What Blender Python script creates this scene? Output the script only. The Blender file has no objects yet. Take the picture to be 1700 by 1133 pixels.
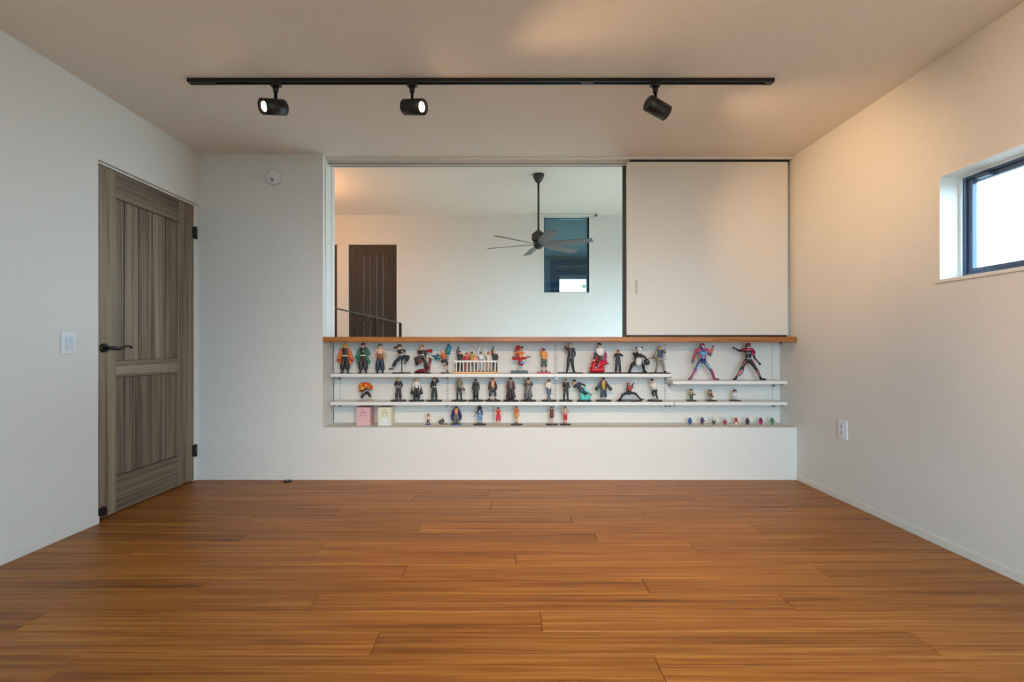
import bpy, bmesh, math, random
import numpy as np
from mathutils import Vector, Matrix

random.seed(7)
scene = bpy.context.scene
col = scene.collection
PI = math.pi

# ------------------------------------------------------------------ camera, world, exposure
FPX, VPX, VPY = 759.0, 845.0, 577.0          # focal length and vanishing point in photo pixels
CAM_Z = 0.976
cam_data = bpy.data.cameras.new('camera')
cam = bpy.data.objects.new('camera', cam_data); col.objects.link(cam)
cam.location = (0, 0, CAM_Z); cam.rotation_euler = (PI/2, 0, 0)
cam_data.sensor_width = 36.0
cam_data.lens = FPX/1700*36
cam_data.shift_x = (850-VPX)/1700
cam_data.shift_y = (VPY-566.5)/1700
cam_data.clip_start = 0.02
scene.camera = cam

world = bpy.data.worlds.new('overcast_sky'); scene.world = world
world.use_nodes = True
bg = world.node_tree.nodes['Background']
bg.inputs['Color'].default_value = (0.53, 0.79, 1.0, 1)
bg.inputs['Strength'].default_value = 11.9

scene.view_settings.view_transform = 'Standard'
scene.view_settings.look = 'None'
scene.view_settings.gamma = 1.0
scene.view_settings.use_curve_mapping = False
scene.view_settings.exposure = 0.10

# room numbers (metres); the camera stands at x = 0, y = 0 and looks along +y
XL, XR, YB, YR, ZC = -2.276, 2.12, 3.367, -1.05, 2.40
XN, YN = -1.371, 3.58                        # left end and back of the shelf niche
YO = 3.56                                    # stairwell side of the opening
YF, ZF = 7.13, 3.04                          # far wall and ceiling of the stairwell room
XFL, XFR, ZFF = -4.2, 3.4, -2.6
REAR_WIN = (-0.35, 1.75, 0.05, 2.10)         # x0, x1, z0, z1
RIGHT_WIN = (1.46, 2.26, 1.30, 1.825)        # y0, y1, z0, z1
HALL_WIN = (3.85, 7.0, -2.4, 2.3)             # y0, y1, z0, z1 in the stairwell's right wall

def portal(name, loc, rot, sx, sy):
    d = bpy.data.lights.new(name, 'AREA'); d.shape = 'RECTANGLE'; d.size = sx; d.size_y = sy
    d.cycles.is_portal = True
    o = bpy.data.objects.new(name, d); col.objects.link(o); o.location = loc; o.rotation_euler = rot
    return o
portal('rear_window_portal', ((REAR_WIN[0]+REAR_WIN[1])/2, YR-0.14, (REAR_WIN[2]+REAR_WIN[3])/2), (PI/2, 0, 0),
       REAR_WIN[1]-REAR_WIN[0], REAR_WIN[3]-REAR_WIN[2]).rotation_euler = (-PI/2, 0, PI)
portal('right_window_portal', (XR+0.17, (RIGHT_WIN[0]+RIGHT_WIN[1])/2, (RIGHT_WIN[2]+RIGHT_WIN[3])/2), (0, PI/2, 0),
       RIGHT_WIN[3]-RIGHT_WIN[2], RIGHT_WIN[1]-RIGHT_WIN[0])
portal('hall_window_portal', (XFR+0.16, (HALL_WIN[0]+HALL_WIN[1])/2, (HALL_WIN[2]+HALL_WIN[3])/2), (0, PI/2, 0),
       HALL_WIN[3]-HALL_WIN[2], HALL_WIN[1]-HALL_WIN[0])

# ------------------------------------------------------------------ materials
def lin(c):
    return tuple(((v/255)/12.92 if v/255 <= 0.04045 else ((v/255+0.055)/1.055)**2.4) for v in c)

_cache = {}
def nt(name):
    m = bpy.data.materials.new(name); m.use_nodes = True
    return m, m.node_tree.nodes, m.node_tree.links, m.node_tree.nodes['Principled BSDF']

def plain(name, rgb, rough=0.5, metal=0.0, var=0.06, scale=60.0, bump=0.0, bscale=400.0, spec=0.5):
    """procedural paint / plastic / metal: a base colour with slight noise mottling"""
    key = (name, rgb, rough, metal)
    if key in _cache: return _cache[key]
    m, N, L, b = nt(name)
    c = lin(rgb)
    tc = N.new('ShaderNodeTexCoord'); no = N.new('ShaderNodeTexNoise'); no.inputs['Scale'].default_value = scale
    no.inputs['Detail'].default_value = 3
    L.new(tc.outputs['Object'], no.inputs['Vector'])
    r = N.new('ShaderNodeValToRGB')
    r.color_ramp.elements[0].position = 0.3; r.color_ramp.elements[1].position = 0.7
    r.color_ramp.elements[0].color = tuple(v*(1-var) for v in c)+(1,)
    r.color_ramp.elements[1].color = tuple(min(1, v*(1+var)) for v in c)+(1,)
    L.new(no.outputs['Fac'], r.inputs['Fac']); L.new(r.outputs['Color'], b.inputs['Base Color'])
    b.inputs['Roughness'].default_value = rough; b.inputs['Metallic'].default_value = metal
    b.inputs['Specular IOR Level'].default_value = spec
    if bump:
        n2 = N.new('ShaderNodeTexNoise'); n2.inputs['Scale'].default_value = bscale; n2.inputs['Detail'].default_value = 4
        L.new(tc.outputs['Object'], n2.inputs['Vector'])
        bp = N.new('ShaderNodeBump'); bp.inputs['Strength'].default_value = bump; bp.inputs['Distance'].default_value = 0.001
        L.new(n2.outputs['Fac'], bp.inputs['Height']); L.new(bp.outputs['Normal'], b.inputs['Normal'])
    _cache[key] = m
    return m

def wood(name, stops, axis, stretch=14.0, base=2.2, rough=0.35, bump=0.08, tone=0.25, streak=0.5, spec=0.5, fine=9.0, dist=0.35):
    """grain stretched along one axis; each board gets its own offset and tone"""
    m, N, L, b = nt(name)
    tc = N.new('ShaderNodeTexCoord'); oi = N.new('ShaderNodeObjectInfo')
    off = N.new('ShaderNodeVectorMath'); off.operation = 'ADD'
    mul = N.new('ShaderNodeMath'); mul.operation = 'MULTIPLY'; mul.inputs[1].default_value = 37.0
    L.new(oi.outputs['Random'], mul.inputs[0]); 
    cmb = N.new('ShaderNodeCombineXYZ')
    for i in range(3): L.new(mul.outputs[0], cmb.inputs[i])
    L.new(tc.outputs['Object'], off.inputs[0]); L.new(cmb.outputs[0], off.inputs[1])
    mp = N.new('ShaderNodeMapping')
    sc = [base*stretch]*3; sc[axis] = base
    mp.inputs['Scale'].default_value = sc
    L.new(off.outputs[0], mp.inputs['Vector'])
    n1 = N.new('ShaderNodeTexNoise'); n1.inputs['Scale'].default_value = 1.0; n1.inputs['Detail'].default_value = 5
    n1.inputs['Roughness'].default_value = 0.6; n1.inputs['Distortion'].default_value = dist
    L.new(mp.outputs[0], n1.inputs['Vector'])
    mp2 = N.new('ShaderNodeMapping'); sc2 = [base*stretch*fine]*3; sc2[axis] = base*1.6
    mp2.inputs['Scale'].default_value = sc2; L.new(off.outputs[0], mp2.inputs['Vector'])
    n2 = N.new('ShaderNodeTexNoise'); n2.inputs['Scale'].default_value = 1.0; n2.inputs['Detail'].default_value = 5; n2.inputs['Roughness'].default_value = 0.65
    L.new(mp2.outputs[0], n2.inputs['Vector'])
    mx = N.new('ShaderNodeMix'); mx.data_type = 'FLOAT'; mx.inputs[0].default_value = streak*0.5
    L.new(n1.outputs['Fac'], mx.inputs[2]); L.new(n2.outputs['Fac'], mx.inputs[3])
    r = N.new('ShaderNodeValToRGB'); el = r.color_ramp.elements
    el[0].position = stops[0][0]; el[0].color = lin(stops[0][1])+(1,)
    el[1].position = stops[-1][0]; el[1].color = lin(stops[-1][1])+(1,)
    for p, c in stops[1:-1]:
        e = el.new(p); e.color = lin(c)+(1,)
    L.new(mx.outputs[0], r.inputs['Fac'])
    hs = N.new('ShaderNodeHueSaturation')
    mr = N.new('ShaderNodeMapRange'); mr.inputs['To Min'].default_value = 1-tone; mr.inputs['To Max'].default_value = 1+tone
    L.new(oi.outputs['Random'], mr.inputs['Value']); L.new(mr.outputs[0], hs.inputs['Value'])
    L.new(r.outputs['Color'], hs.inputs['Color']); L.new(hs.outputs['Color'], b.inputs['Base Color'])
    b.inputs['Roughness'].default_value = rough; b.inputs['Specular IOR Level'].default_value = spec
    bp = N.new('ShaderNodeBump'); bp.inputs['Strength'].default_value = bump; bp.inputs['Distance'].default_value = 0.002
    L.new(mx.outputs[0], bp.inputs['Height']); L.new(bp.outputs['Normal'], b.inputs['Normal'])
    return m

def glass_mat(name, tint=(1, 1, 1)):
    m, N, L, b = nt(name)
    N.remove(b); out = N['Material Output']
    tr = N.new('ShaderNodeBsdfTransparent'); tr.inputs['Color'].default_value = tint+(1,)
    gl = N.new('ShaderNodeBsdfGlossy'); gl.inputs['Roughness'].default_value = 0.02
    lw = N.new('ShaderNodeLayerWeight'); lw.inputs['Blend'].default_value = 0.5
    pw = N.new('ShaderNodeMath'); pw.operation = 'POWER'; pw.inputs[1].default_value = 5.0
    fr = N.new('ShaderNodeMath'); fr.operation = 'MULTIPLY_ADD'; fr.inputs[1].default_value = 0.92; fr.inputs[2].default_value = 0.04
    L.new(lw.outputs['Facing'], pw.inputs[0]); L.new(pw.outputs[0], fr.inputs[0])
    mx = N.new('ShaderNodeMixShader')
    L.new(fr.outputs[0], mx.inputs[0]); L.new(tr.outputs[0], mx.inputs[1]); L.new(gl.outputs[0], mx.inputs[2])
    L.new(mx.outputs[0], out.inputs['Surface'])
    return m

def emit_mat(name, rgb, strength):
    m, N, L, b = nt(name)
    b.inputs['Base Color'].default_value = rgb+(1,)
    b.inputs['Emission Color'].default_value = rgb+(1,); b.inputs['Emission Strength'].default_value = strength
    return m

M_WALL = plain('white_wallpaper', (225, 221, 213), 0.85, var=0.012, scale=25, bump=0.12, bscale=260, spec=0.2)
M_CEIL = plain('ceiling_paper', (232, 222, 208), 0.9, var=0.012, scale=20, bump=0.12, bscale=260, spec=0.2)
M_TRIM = plain('white_trim', (228, 223, 214), 0.45, var=0.01)
M_PANEL = plain('sliding_panel_white', (224, 216, 203), 0.5, var=0.01)
M_SHELF = plain('white_melamine', (232, 230, 224), 0.35, var=0.01)
M_BLACK = plain('black_metal', (18, 18, 19), 0.38, var=0.1)
M_BLACKP = plain('black_plastic', (22, 22, 23), 0.5, var=0.1)
M_GREY = plain('dark_grey_panel', (70, 70, 68), 0.55)
M_FRAME = plain('navy_aluminium', (66, 86, 114), 0.35, 0.3)
M_PLAST = plain('white_plastic', (226, 227, 226), 0.4, var=0.01)
M_STEEL = plain('brushed_steel', (150, 150, 148), 0.3, 1.0)
M_SUB = plain('dark_subfloor', (40, 24, 12), 0.9)
M_DARKGREYMETAL = plain('fan_grey', (66, 66, 66), 0.45, 0.2)
M_GLASS = glass_mat('window_glass')
M_BLUEGLASS = glass_mat('blue_window_glass', (0.74, 0.86, 0.90))
M_FLOOR = wood('brown_plank_floor', [(0.32, (82, 42, 10)), (0.42, (138, 80, 26)), (0.53, (171, 106, 40)), (0.68, (198, 136, 68))],
               0, stretch=26, base=0.9, rough=0.40, bump=0.05, tone=0.12, streak=1.25, fine=4.5, spec=0.32, dist=0.25)
M_COUNTER = wood('counter_wood', [(0.3, (128, 72, 26)), (0.5, (176, 108, 46)), (0.7, (196, 132, 66))], 0, stretch=14, base=2, rough=0.4, tone=0.05)
DOORSTOPS = [(0.32, (40, 32, 25)), (0.41, (92, 76, 59)), (0.51, (132, 113, 91)), (0.68, (164, 144, 119))]
M_DOORV = wood('weathered_oak_upright', DOORSTOPS, 2, stretch=30, base=0.6, rough=0.6, bump=0.25, tone=0.22, streak=1.1, fine=9, dist=0.12)
M_DOORH = wood('weathered_oak_crosswise', DOORSTOPS, 1, stretch=30, base=0.6, rough=0.6, bump=0.25, tone=0.22, streak=1.1, fine=9, dist=0.12)
DK = [(0.3, (34, 29, 24)), (0.5, (52, 45, 38)), (0.7, (66, 58, 49))]
M_DOORD = wood('dark_oak', DK, 2, stretch=16, base=1.3, rough=0.6, bump=0.15, tone=0.06)

# ------------------------------------------------------------------ mesh helpers
def tag(o, label=None, cat=None, group=None, kind=None):
    if label: o['label'] = label
    if cat: o['category'] = cat
    if group: o['group'] = group
    if kind: o['kind'] = kind
    return o

def empty(name, loc=(0, 0, 0)):
    o = bpy.data.objects.new(name, None); col.objects.link(o); o.location = loc; o.empty_display_size = 0.05
    return o

def link(name, me, mat, parent=None, loc=None, smooth=False):
    o = bpy.data.objects.new(name, me); col.objects.link(o)
    if mat is not None and len(me.materials) == 0: me.materials.append(mat)
    if smooth:
        me.polygons.foreach_set('use_smooth', [True]*len(me.polygons))
    if parent is not None: o.parent = parent
    if loc is not None: o.location = loc
    return o

def bm_box(bm, x0, x1, y0, y1, z0, z1, bev=0.0):
    vs = [bm.verts.new((x, y, z)) for x in (x0, x1) for y in (y0, y1) for z in (z0, z1)]
    fs = [(0, 1, 3, 2), (4, 6, 7, 5), (0, 4, 5, 1), (2, 3, 7, 6), (0, 2, 6, 4), (1, 5, 7, 3)]
    faces = [bm.faces.new([vs[i] for i in f]) for f in fs]
    if bev:
        es = list({e for f in faces for e in f.edges})
        bmesh.ops.bevel(bm, geom=es, offset=bev, segments=2, affect='EDGES', profile=0.5)

def boxes(name, bl, mat, parent=None, bev=0.0, origin=None):
    """several boxes of ONE piece; origin moves the object's origin to that point"""
    bm = bmesh.new(); o = origin or (0, 0, 0)
    for b in bl:
        bm_box(bm, b[0]-o[0], b[1]-o[0], b[2]-o[1], b[3]-o[1], b[4]-o[2], b[5]-o[2], bev)
    bmesh.ops.recalc_face_normals(bm, faces=bm.faces)
    me = bpy.data.meshes.new(name); bm.to_mesh(me); bm.free()
    return link(name, me, mat, parent, origin)

def cyl(name, p0, p1, r0, r1, mat, parent=None, seg=20, caps=True, bev=0.0):
    p0, p1 = Vector(p0), Vector(p1); d = p1-p0
    bm = bmesh.new()
    bmesh.ops.create_cone(bm, cap_ends=caps, segments=seg, radius1=r0, radius2=r1, depth=d.length)
    if bev:
        es = [e for e in bm.edges if abs(e.verts[0].co.z-e.verts[1].co.z) < 1e-6]
        bmesh.ops.bevel(bm, geom=es, offset=bev, segments=2, affect='EDGES')
    q = d.to_track_quat('Z', 'Y').to_matrix().to_4x4()
    bmesh.ops.transform(bm, matrix=Matrix.Translation((p0+p1)/2) @ q, verts=bm.verts)
    me = bpy.data.meshes.new(name); bm.to_mesh(me); bm.free()
    o = link(name, me, mat, parent)
    for f in me.polygons: f.use_smooth = len(f.vertices) == 4
    return o

def lathe(name, prof, mat, parent=None, loc=None, seg=28, axis='Z'):
    """prof: [(r, h)...] turned round the axis"""
    bm = bmesh.new(); rings = []
    for r, h in prof:
        rings.append([bm.verts.new((r*math.cos(2*PI*i/seg), r*math.sin(2*PI*i/seg), h)) for i in range(seg)])
    for a, b in zip(rings, rings[1:]):
        for i in range(seg):
            bm.faces.new((a[i], a[(i+1) % seg], b[(i+1) % seg], b[i]))
    bm.faces.new(rings[0][::-1]); bm.faces.new(rings[-1])
    bmesh.ops.recalc_face_normals(bm, faces=bm.faces)
    if axis == '-Y': bmesh.ops.rotate(bm, matrix=Matrix.Rotation(PI/2, 3, 'X'), verts=bm.verts)
    me = bpy.data.meshes.new(name); bm.to_mesh(me); bm.free()
    o = link(name, me, mat, parent, loc)
    for f in me.polygons: f.use_smooth = len(f.vertices) == 4
    return o

def tube(name, pts, r, mat, parent=None, seg=10, radii=None):
    pts = [Vector(p) for p in pts]; bm = bmesh.new(); rings = []
    up = Vector((0, 0, 1))
    for i, p in enumerate(pts):
        t = (pts[min(i+1, len(pts)-1)]-pts[max(i-1, 0)]).normalized()
        a = t.cross(up)
        if a.length < 1e-3: a = t.cross(Vector((0, 1, 0)))
        a.normalize(); b = t.cross(a)
        rr = radii[i] if radii else r
        rings.append([bm.verts.new(p+a*rr*math.cos(2*PI*k/seg)+b*rr*math.sin(2*PI*k/seg)) for k in range(seg)])
    for a, b in zip(rings, rings[1:]):
        for i in range(seg): bm.faces.new((a[i], a[(i+1) % seg], b[(i+1) % seg], b[i]))
    bm.faces.new(rings[0]); bm.faces.new(rings[-1])
    bmesh.ops.recalc_face_normals(bm, faces=bm.faces)
    me = bpy.data.meshes.new(name); bm.to_mesh(me); bm.free()
    o = link(name, me, mat, parent)
    for f in me.polygons: f.use_smooth = len(f.vertices) == 4
    return o

def holed(u0, u1, z0, z1, holes):
    """rectangles (u0,u1,z0,z1) that fill a wall around its holes"""
    us = sorted({u0, u1, *[h[0] for h in holes], *[h[1] for h in holes]})
    zs = sorted({z0, z1, *[h[2] for h in holes], *[h[3] for h in holes]})
    out = []
    for a, b in zip(us, us[1:]):
        run = None
        for c, d in zip(zs, zs[1:]):
            m = ((a+b)/2, (c+d)/2)
            if any(h[0] < m[0] < h[1] and h[2] < m[1] < h[3] for h in holes):
                if run: out.append((a, b)+tuple(run)); run = None
            else:
                run = [run[0], d] if run else [c, d]
        if run: out.append((a, b)+tuple(run))
    return out

# ------------------------------------------------------------------ the room shell
DY0, DY1, DZ = 2.533, YB, 2.02              # door opening in the left wall
tag(boxes('wall_left', [(XL-0.14, XL, a, b, c, d) for a, b, c, d in holed(YR, YB, 0, ZC, [(DY0, DY1, -1, DZ)])], M_WALL),
    'white papered wall holding the weathered wooden door', 'wall', kind='structure')
tag(boxes('wall_right', [(XR, XR+0.18, a, b, c, d) for a, b, c, d in holed(YR, YN+0.08, 0, ZC, [RIGHT_WIN])], M_WALL),
    'white papered wall with the small high window', 'wall', kind='structure')
tag(boxes('wall_rear', [(a, b, YR-0.15, YR, c, d) for a, b, c, d in holed(XL-0.14, XR+0.18, 0, ZC, [REAR_WIN])], M_WALL),
    'white papered wall with the wide window behind the viewer', 'wall', kind='structure')
tag(boxes('wall_back', [(XL-0.14, XN, YB, YO, 0, ZC),
                        (XN, XR, YB, YN+0.08, 0, 0.386),
                        (XN, XR, YN, YN+0.08, 0.386, 1.017)], M_WALL),
    'white papered end wall with a long shelf niche below the opening', 'wall', kind='structure')
tag(boxes('ceiling', [(XL-0.14, XR+0.18, YR-0.15, YO, ZC, ZC+0.12)], M_CEIL), 'plain off-white papered ceiling above the lighting track', 'ceiling', kind='structure')

bm = bmesh.new(); bm_box(bm, -60, 60, -60, 60, -3.2, -3.0)
me = bpy.data.meshes.new('ground'); bm.to_mesh(me); bm.free()
tag(link('ground', me, plain('grey_gravel', (112, 108, 98), 0.95, var=0.2, scale=3)), 'grey gravel ground outside the house', 'ground', kind='structure')
# floor: a slab and every plank
floor = tag(boxes('floor', [(XL-0.14, XR, YR, YB, -0.12, -0.016)], M_SUB), 'glossy brown wooden plank floor', 'floor', kind='structure')
PW, PL = 0.12, 1.815
joints = {1.33: 0.458, 1.45: -0.443, 1.57: 0.114, 1.69: -0.75, 1.81: 0.559, 1.93: -0.454, 2.05: 0.03, 2.17: -0.914,
          2.29: 0.448, 2.41: -0.483, 2.53: 0.353, 2.65: -1.02, 2.77: -0.11, 2.89: -0.617, 3.01: -0.14, 3.13: -1.06, 3.25: -0.60}
_pm = {}
def plank_mesh(l, w):
    k = (round(l, 3), round(w, 3))
    if k not in _pm:
        bm = bmesh.new(); g, c = 0.0007, 0.0018
        x, y = l/2-g, w/2-g
        lo = [bm.verts.new((sx*x, sy*y, -0.016)) for sx, sy in ((-1, -1), (1, -1), (1, 1), (-1, 1))]
        md = [bm.verts.new((sx*x, sy*y, -c)) for sx, sy in ((-1, -1), (1, -1), (1, 1), (-1, 1))]
        hi = [bm.verts.new((sx*(x-c), sy*(y-c), 0)) for sx, sy in ((-1, -1), (1, -1), (1, 1), (-1, 1))]
        for a, b in ((lo, md), (md, hi)):
            for i in range(4): bm.faces.new((a[i], a[(i+1) % 4], b[(i+1) % 4], b[i]))
        bm.faces.new(hi); bm.faces.new(lo[::-1])
        me = bpy.data.meshes.new('plank'); bm.to_mesh(me); bm.free(); me.materials.append(M_FLOOR)
        _pm[k] = me
    return _pm[k]
y = 1.33
while y > YR: y -= PW
rowy = y
while rowy < YB-0.005:
    ky = min(joints, key=lambda k: abs(k-rowy))
    j = joints[ky] if abs(ky-rowy) < 0.03 else random.uniform(-0.9, 0.9)
    ya, yb = max(rowy, YR), min(rowy+PW, YB)
    x = j
    while x > XL-0.12: x -= PL
    while x < XR:
        xa, xb = max(x, XL-0.13), min(x+PL, XR)
        if xb-xa > 0.01:
            me = plank_mesh(xb-xa, yb-ya)
            o = bpy.data.objects.new('plank', me); col.objects.link(o); o.parent = floor
            o.location = ((xa+xb)/2, (ya+yb)/2, 0)
        x += PL
    rowy += PW

# baseboards
BH, BT = 0.042, 0.008
tag(boxes('baseboard_left', [(XL, XL+BT, YR, DY0, 0, BH)], M_TRIM, bev=0.002), 'low white baseboard running up to the wooden door', 'baseboard', kind='structure')
tag(boxes('baseboard_back', [(XL-0.03, XR, YB-BT, YB, 0, BH)], M_TRIM, bev=0.002), 'low white baseboard under the shelf niche', 'baseboard', kind='structure')
tag(boxes('baseboard_right', [(XR-BT, XR, YR, YB-BT, 0, BH)], M_TRIM, bev=0.002), 'low white baseboard below the wall outlet', 'baseboard', kind='structure')
tag(boxes('baseboard_rear', [(XL+BT, XR-BT, YR, YR+BT, 0, BH)], M_TRIM, bev=0.002), 'low white baseboard under the wide rear window', 'baseboard', kind='structure')

# ------------------------------------------------------------------ windows
# small high window in the right wall
y0, y1, z0, z1 = RIGHT_WIN
w1 = tag(empty('window_1', (XR, (y0+y1)/2, z0)), 'small high window with navy frame and white reveal', 'window', kind='structure')
def wpart(name, bl, mat, root, bev=0.0):
    o = boxes(name, bl, mat, None, bev); o.parent = root; o.matrix_parent_inverse = Matrix.Translation(-Vector(root.location)); return o
t = 0.012
wpart('reveal', [(XR-0.002, XR+0.10, y0, y0+t, z0, z1), (XR-0.002, XR+0.10, y1-t, y1, z0, z1), (XR-0.002, XR+0.10, y0+t, y1-t, z1-t, z1)], M_TRIM, w1)
wpart('sill', [(XR-0.012, XR+0.10, y0-0.012, y1+0.012, z0-0.008, z0+0.008)], M_TRIM, w1, 0.002)
fx0, fx1 = XR+0.10, XR+0.15
wpart('inner_trim', [(XR+0.09, XR+0.10, y0+t, y0+t+0.012, z0+.008, z1-t), (XR+0.09, XR+0.10, y1-t-0.012, y1-t, z0+.008, z1-t), (XR+0.09, XR+0.10, y0+t+0.012, y1-t-0.012, z1-t-0.012, z1-t)], M_SHELF, w1)
def ring(x0, x1, a, b, c, d, w):
    return [(x0, x1, a, a+w, c, d), (x0, x1, b-w, b, c, d), (x0, x1, a+w, b-w, c, c+w), (x0, x1, a+w, b-w, d-w, d)]
wpart('frame', ring(fx0, fx1, y0, y1, z0, z1, 0.035), M_FRAME, w1, 0.003)
wpart('sash', ring(fx0+0.012, fx1-0.012, y0+0.035, y1-0.035, z0+0.035, z1-0.035, 0.022), M_FRAME, w1, 0.003)
wpart('pane', [(fx0+0.024, fx0+0.030, y0+0.05, y1-0.05, z0+0.05, z1-0.05)], M_GLASS, w1)
wpart('latch', [(fx0-0.02, fx0+0.012, y1-0.16, y1-0.10, z1-0.055, z1-0.04)], M_FRAME, w1, 0.003)
# wide rear window
x0, x1, z0, z1 = REAR_WIN
w2 = tag(empty('window_2', ((x0+x1)/2, YR, z0)), 'wide window with navy frame behind the viewer', 'window', kind='structure')
def ringx(a, b, yy0, yy1, c, d, w):
    return [(a, a+w, yy0, yy1, c, d), (b-w, b, yy0, yy1, c, d), (a+w, b-w, yy0, yy1, c, c+w), (a+w, b-w, yy0, yy1, d-w, d)]
wpart('frame', ringx(x0, x1, YR-0.12, YR-0.07, z0, z1, 0.04)+[((x0+x1)/2-0.03, (x0+x1)/2+0.03, YR-0.12, YR-0.07, z0, z1)], M_FRAME, w2)
for a, b in ((x0+0.03, (x0+x1)/2), ((x0+x1)/2, x1-0.03)):
    wpart('pane', [(a, b, YR-0.10, YR-0.095, z0+0.03, z1-0.03)], M_GLASS, w2)

# ------------------------------------------------------------------ weathered door in the left wall
DX = XL-0.030                                # front face of the door leaf
door = tag(empty('door_1', (DX, 2.95, 0)), 'weathered grey-brown wooden door with two plank panels', 'door', kind='structure')
def dpart(name, b, mat, root=door, bev=0.002, parent=None):
    c = ((b[0]+b[1])/2, (b[2]+b[3])/2, (b[4]+b[5])/2)
    o = boxes(name, [b], mat, None, bev, origin=c)
    p = parent or root
    o.parent = p; o.matrix_parent_inverse = p.matrix_world.inverted() if parent is None else Matrix.Identity(4)
    o.matrix_parent_inverse = Matrix.Translation(-Vector(root.location))
    return o
bpy.context.view_layer.update()
th = 0.036
dpart('stile', (DX-th, DX, 2.548, 2.683, 0.008, 2.008), M_DOORV)
dpart('stile', (DX-th, DX, 3.193, 3.343, 0.008, 2.008), M_DOORV)
dpart('rail', (DX-th, DX-0.001, 2.6835, 3.1925, 1.853, 2.008), M_DOORH)
dpart('rail', (DX-th, DX-0.001, 2.6835, 3.1925, 0.799, 0.897), M_DOORH)
dpart('rail', (DX-th, DX-0.001, 2.6835, 3.1925, 0.098, 0.216), M_DOORH)
dpart('rail', (DX-th, DX-0.001, 2.6835, 3.1925, 0.008, 0.096), M_DOORH)
pb = [2.683, 2.761, 2.869, 2.977, 3.092, 3.193]
for za, zb in ((0.897, 1.853), (0.216, 0.799)):
    for a, b in zip(pb, pb[1:]):
        dpart('plank', (DX-th+0.004, DX-0.016, a+0.004, b-0.004, za, zb), M_DOORV, bev=0.003)
dpart('panel_backing', (DX-th, DX-th+0.006, 2.69, 3.19, 0.2, 1.87), M_SUB, bev=0)
tag(boxes('wall_light_block', [(XL-0.20, XL-0.14, DY0-0.1, DY1+0.1, -0.02, DZ+0.1)], M_SUB), 'dark panel added behind the weathered door to block light', 'wall', kind='structure')  # unseen dark panel, added to stop daylight leaking under the leaf
# white jamb strips round the leaf
tag(boxes('trim_1', [(DX-0.10, DX+0.004, DY0, 2.546, 0, DZ), (DX-0.10, DX+0.004, 3.345, YB, 0, DZ), (DX-0.10, DX+0.004, 2.546, 3.345, 2.011, DZ)], M_TRIM),
    'slim white jamb strip round the wooden door', 'door frame', kind='structure')
for hz in (1.815, 0.22):
    h = cyl('hinge', (DX+0.007, 3.352, hz-0.045), (DX+0.007, 3.352, hz+0.045), 0.011, 0.011, M_BLACK, seg=14, bev=0.002)
    h.parent = door; h.matrix_parent_inverse = Matrix.Translation(-Vector(door.location))
    dpart('hinge_leaf', (DX-0.002, DX+0.012, 3.330, 3.366, hz-0.04, hz+0.04), M_BLACK)
hx, hy, hz = DX, 2.60, 0.972
hd = empty('handle', (0, 0, 0)); hd.parent = door; hd.matrix_parent_inverse = Matrix.Translation(-Vector(door.location))
cyl('rose', (hx-0.001, hy, hz), (hx+0.012, hy, hz), 0.028, 0.024, M_BLACK, hd, seg=24, bev=0.003)
lv = [(hx+0.010, hy, hz), (hx+0.040, hy, hz), (hx+0.052, hy+0.012, hz), (hx+0.052, hy+0.045, hz-0.006), (hx+0.052, hy+0.075, hz+0.004),
      (hx+0.052, hy+0.105, hz+0.012), (hx+0.052, hy+0.125, hz+0.010), (hx+0.050, hy+0.131, hz+0.002)]
tube('lever', lv, 0.007, M_BLACK, hd, 10, [0.011, 0.010, 0.011, 0.009, 0.0065, 0.0055, 0.006, 0.008])
dpart('door_guard', (DX-0.002, DX+0.022, 2.548, 2.600, 0.022, 0.072), M_BLACK, bev=0.004)

# ------------------------------------------------------------------ opening: header, jamb, counter, sliding panels
YH = 3.467
tag(boxes('trim_2', [(XN, XR, YH, 3.512, 2.357, ZC), (XN, XR, 3.418, YH, 2.385, ZC)], M_TRIM), 'white head rail of the sliding panels under the ceiling', 'rail', kind='structure')
tag(boxes('trim_3', [(XN, XR, YH-0.004, YH+0.001, 2.366, 2.372), (XN, XR, YH+0.012, YH+0.018, 2.353, 2.3575)], M_STEEL), 'thin metal guide lines along the head rail', 'rail', kind='structure')
tag(boxes('trim_4', [(XN-0.001, XN+0.008, YH-0.06, YO, 1.053, 2.357), (XN+0.008, XN+0.014, YH+0.04, YO, 1.053, 2.357)], M_TRIM), 'slim white jamb at the end of the opening', 'jamb', kind='structure')
tag(boxes('wood_counter', [(XN, XR, YB-0.004, YN+0.16, 1.017, 1.053)], M_COUNTER, bev=0.003), 'long brown wooden counter board above the figurine niche', 'counter')
pan = tag(empty('sliding_panel', (1.5, 3.44, 1.07)), 'large plain white sliding panel with a small finger pull', 'sliding panel')
wpart('panel', [(0.895, 2.088, 3.425, 3.455, 1.068, 2.367)], M_PANEL, pan, 0.002)
wpart('edge_strip', [(0.884, 0.895, 3.427, 3.453, 1.068, 2.360)], M_TRIM, pan)
wpart('finger_pull', [(0.945, 0.948, 3.4225, 3.426, 1.378, 1.480), (0.960, 0.963, 3.4225, 3.426, 1.378, 1.480), (0.948, 0.960, 3.4225, 3.426, 1.378, 1.381), (0.948, 0.960, 3.4225, 3.426, 1.477, 1.480), (0.948, 0.960, 3.4245, 3.426, 1.381, 1.477)], plain('pull_beige', (196, 186, 170), 0.5), pan)
wpart('bottom_guide', [(0.91, 2.088, 3.432, 3.448, 1.053, 1.068)], M_BLACKP, pan)
wpart('top_hanger', [(0.91, 2.10, 3.430, 3.450, 2.367, 2.386)], M_BLACKP, pan)
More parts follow.
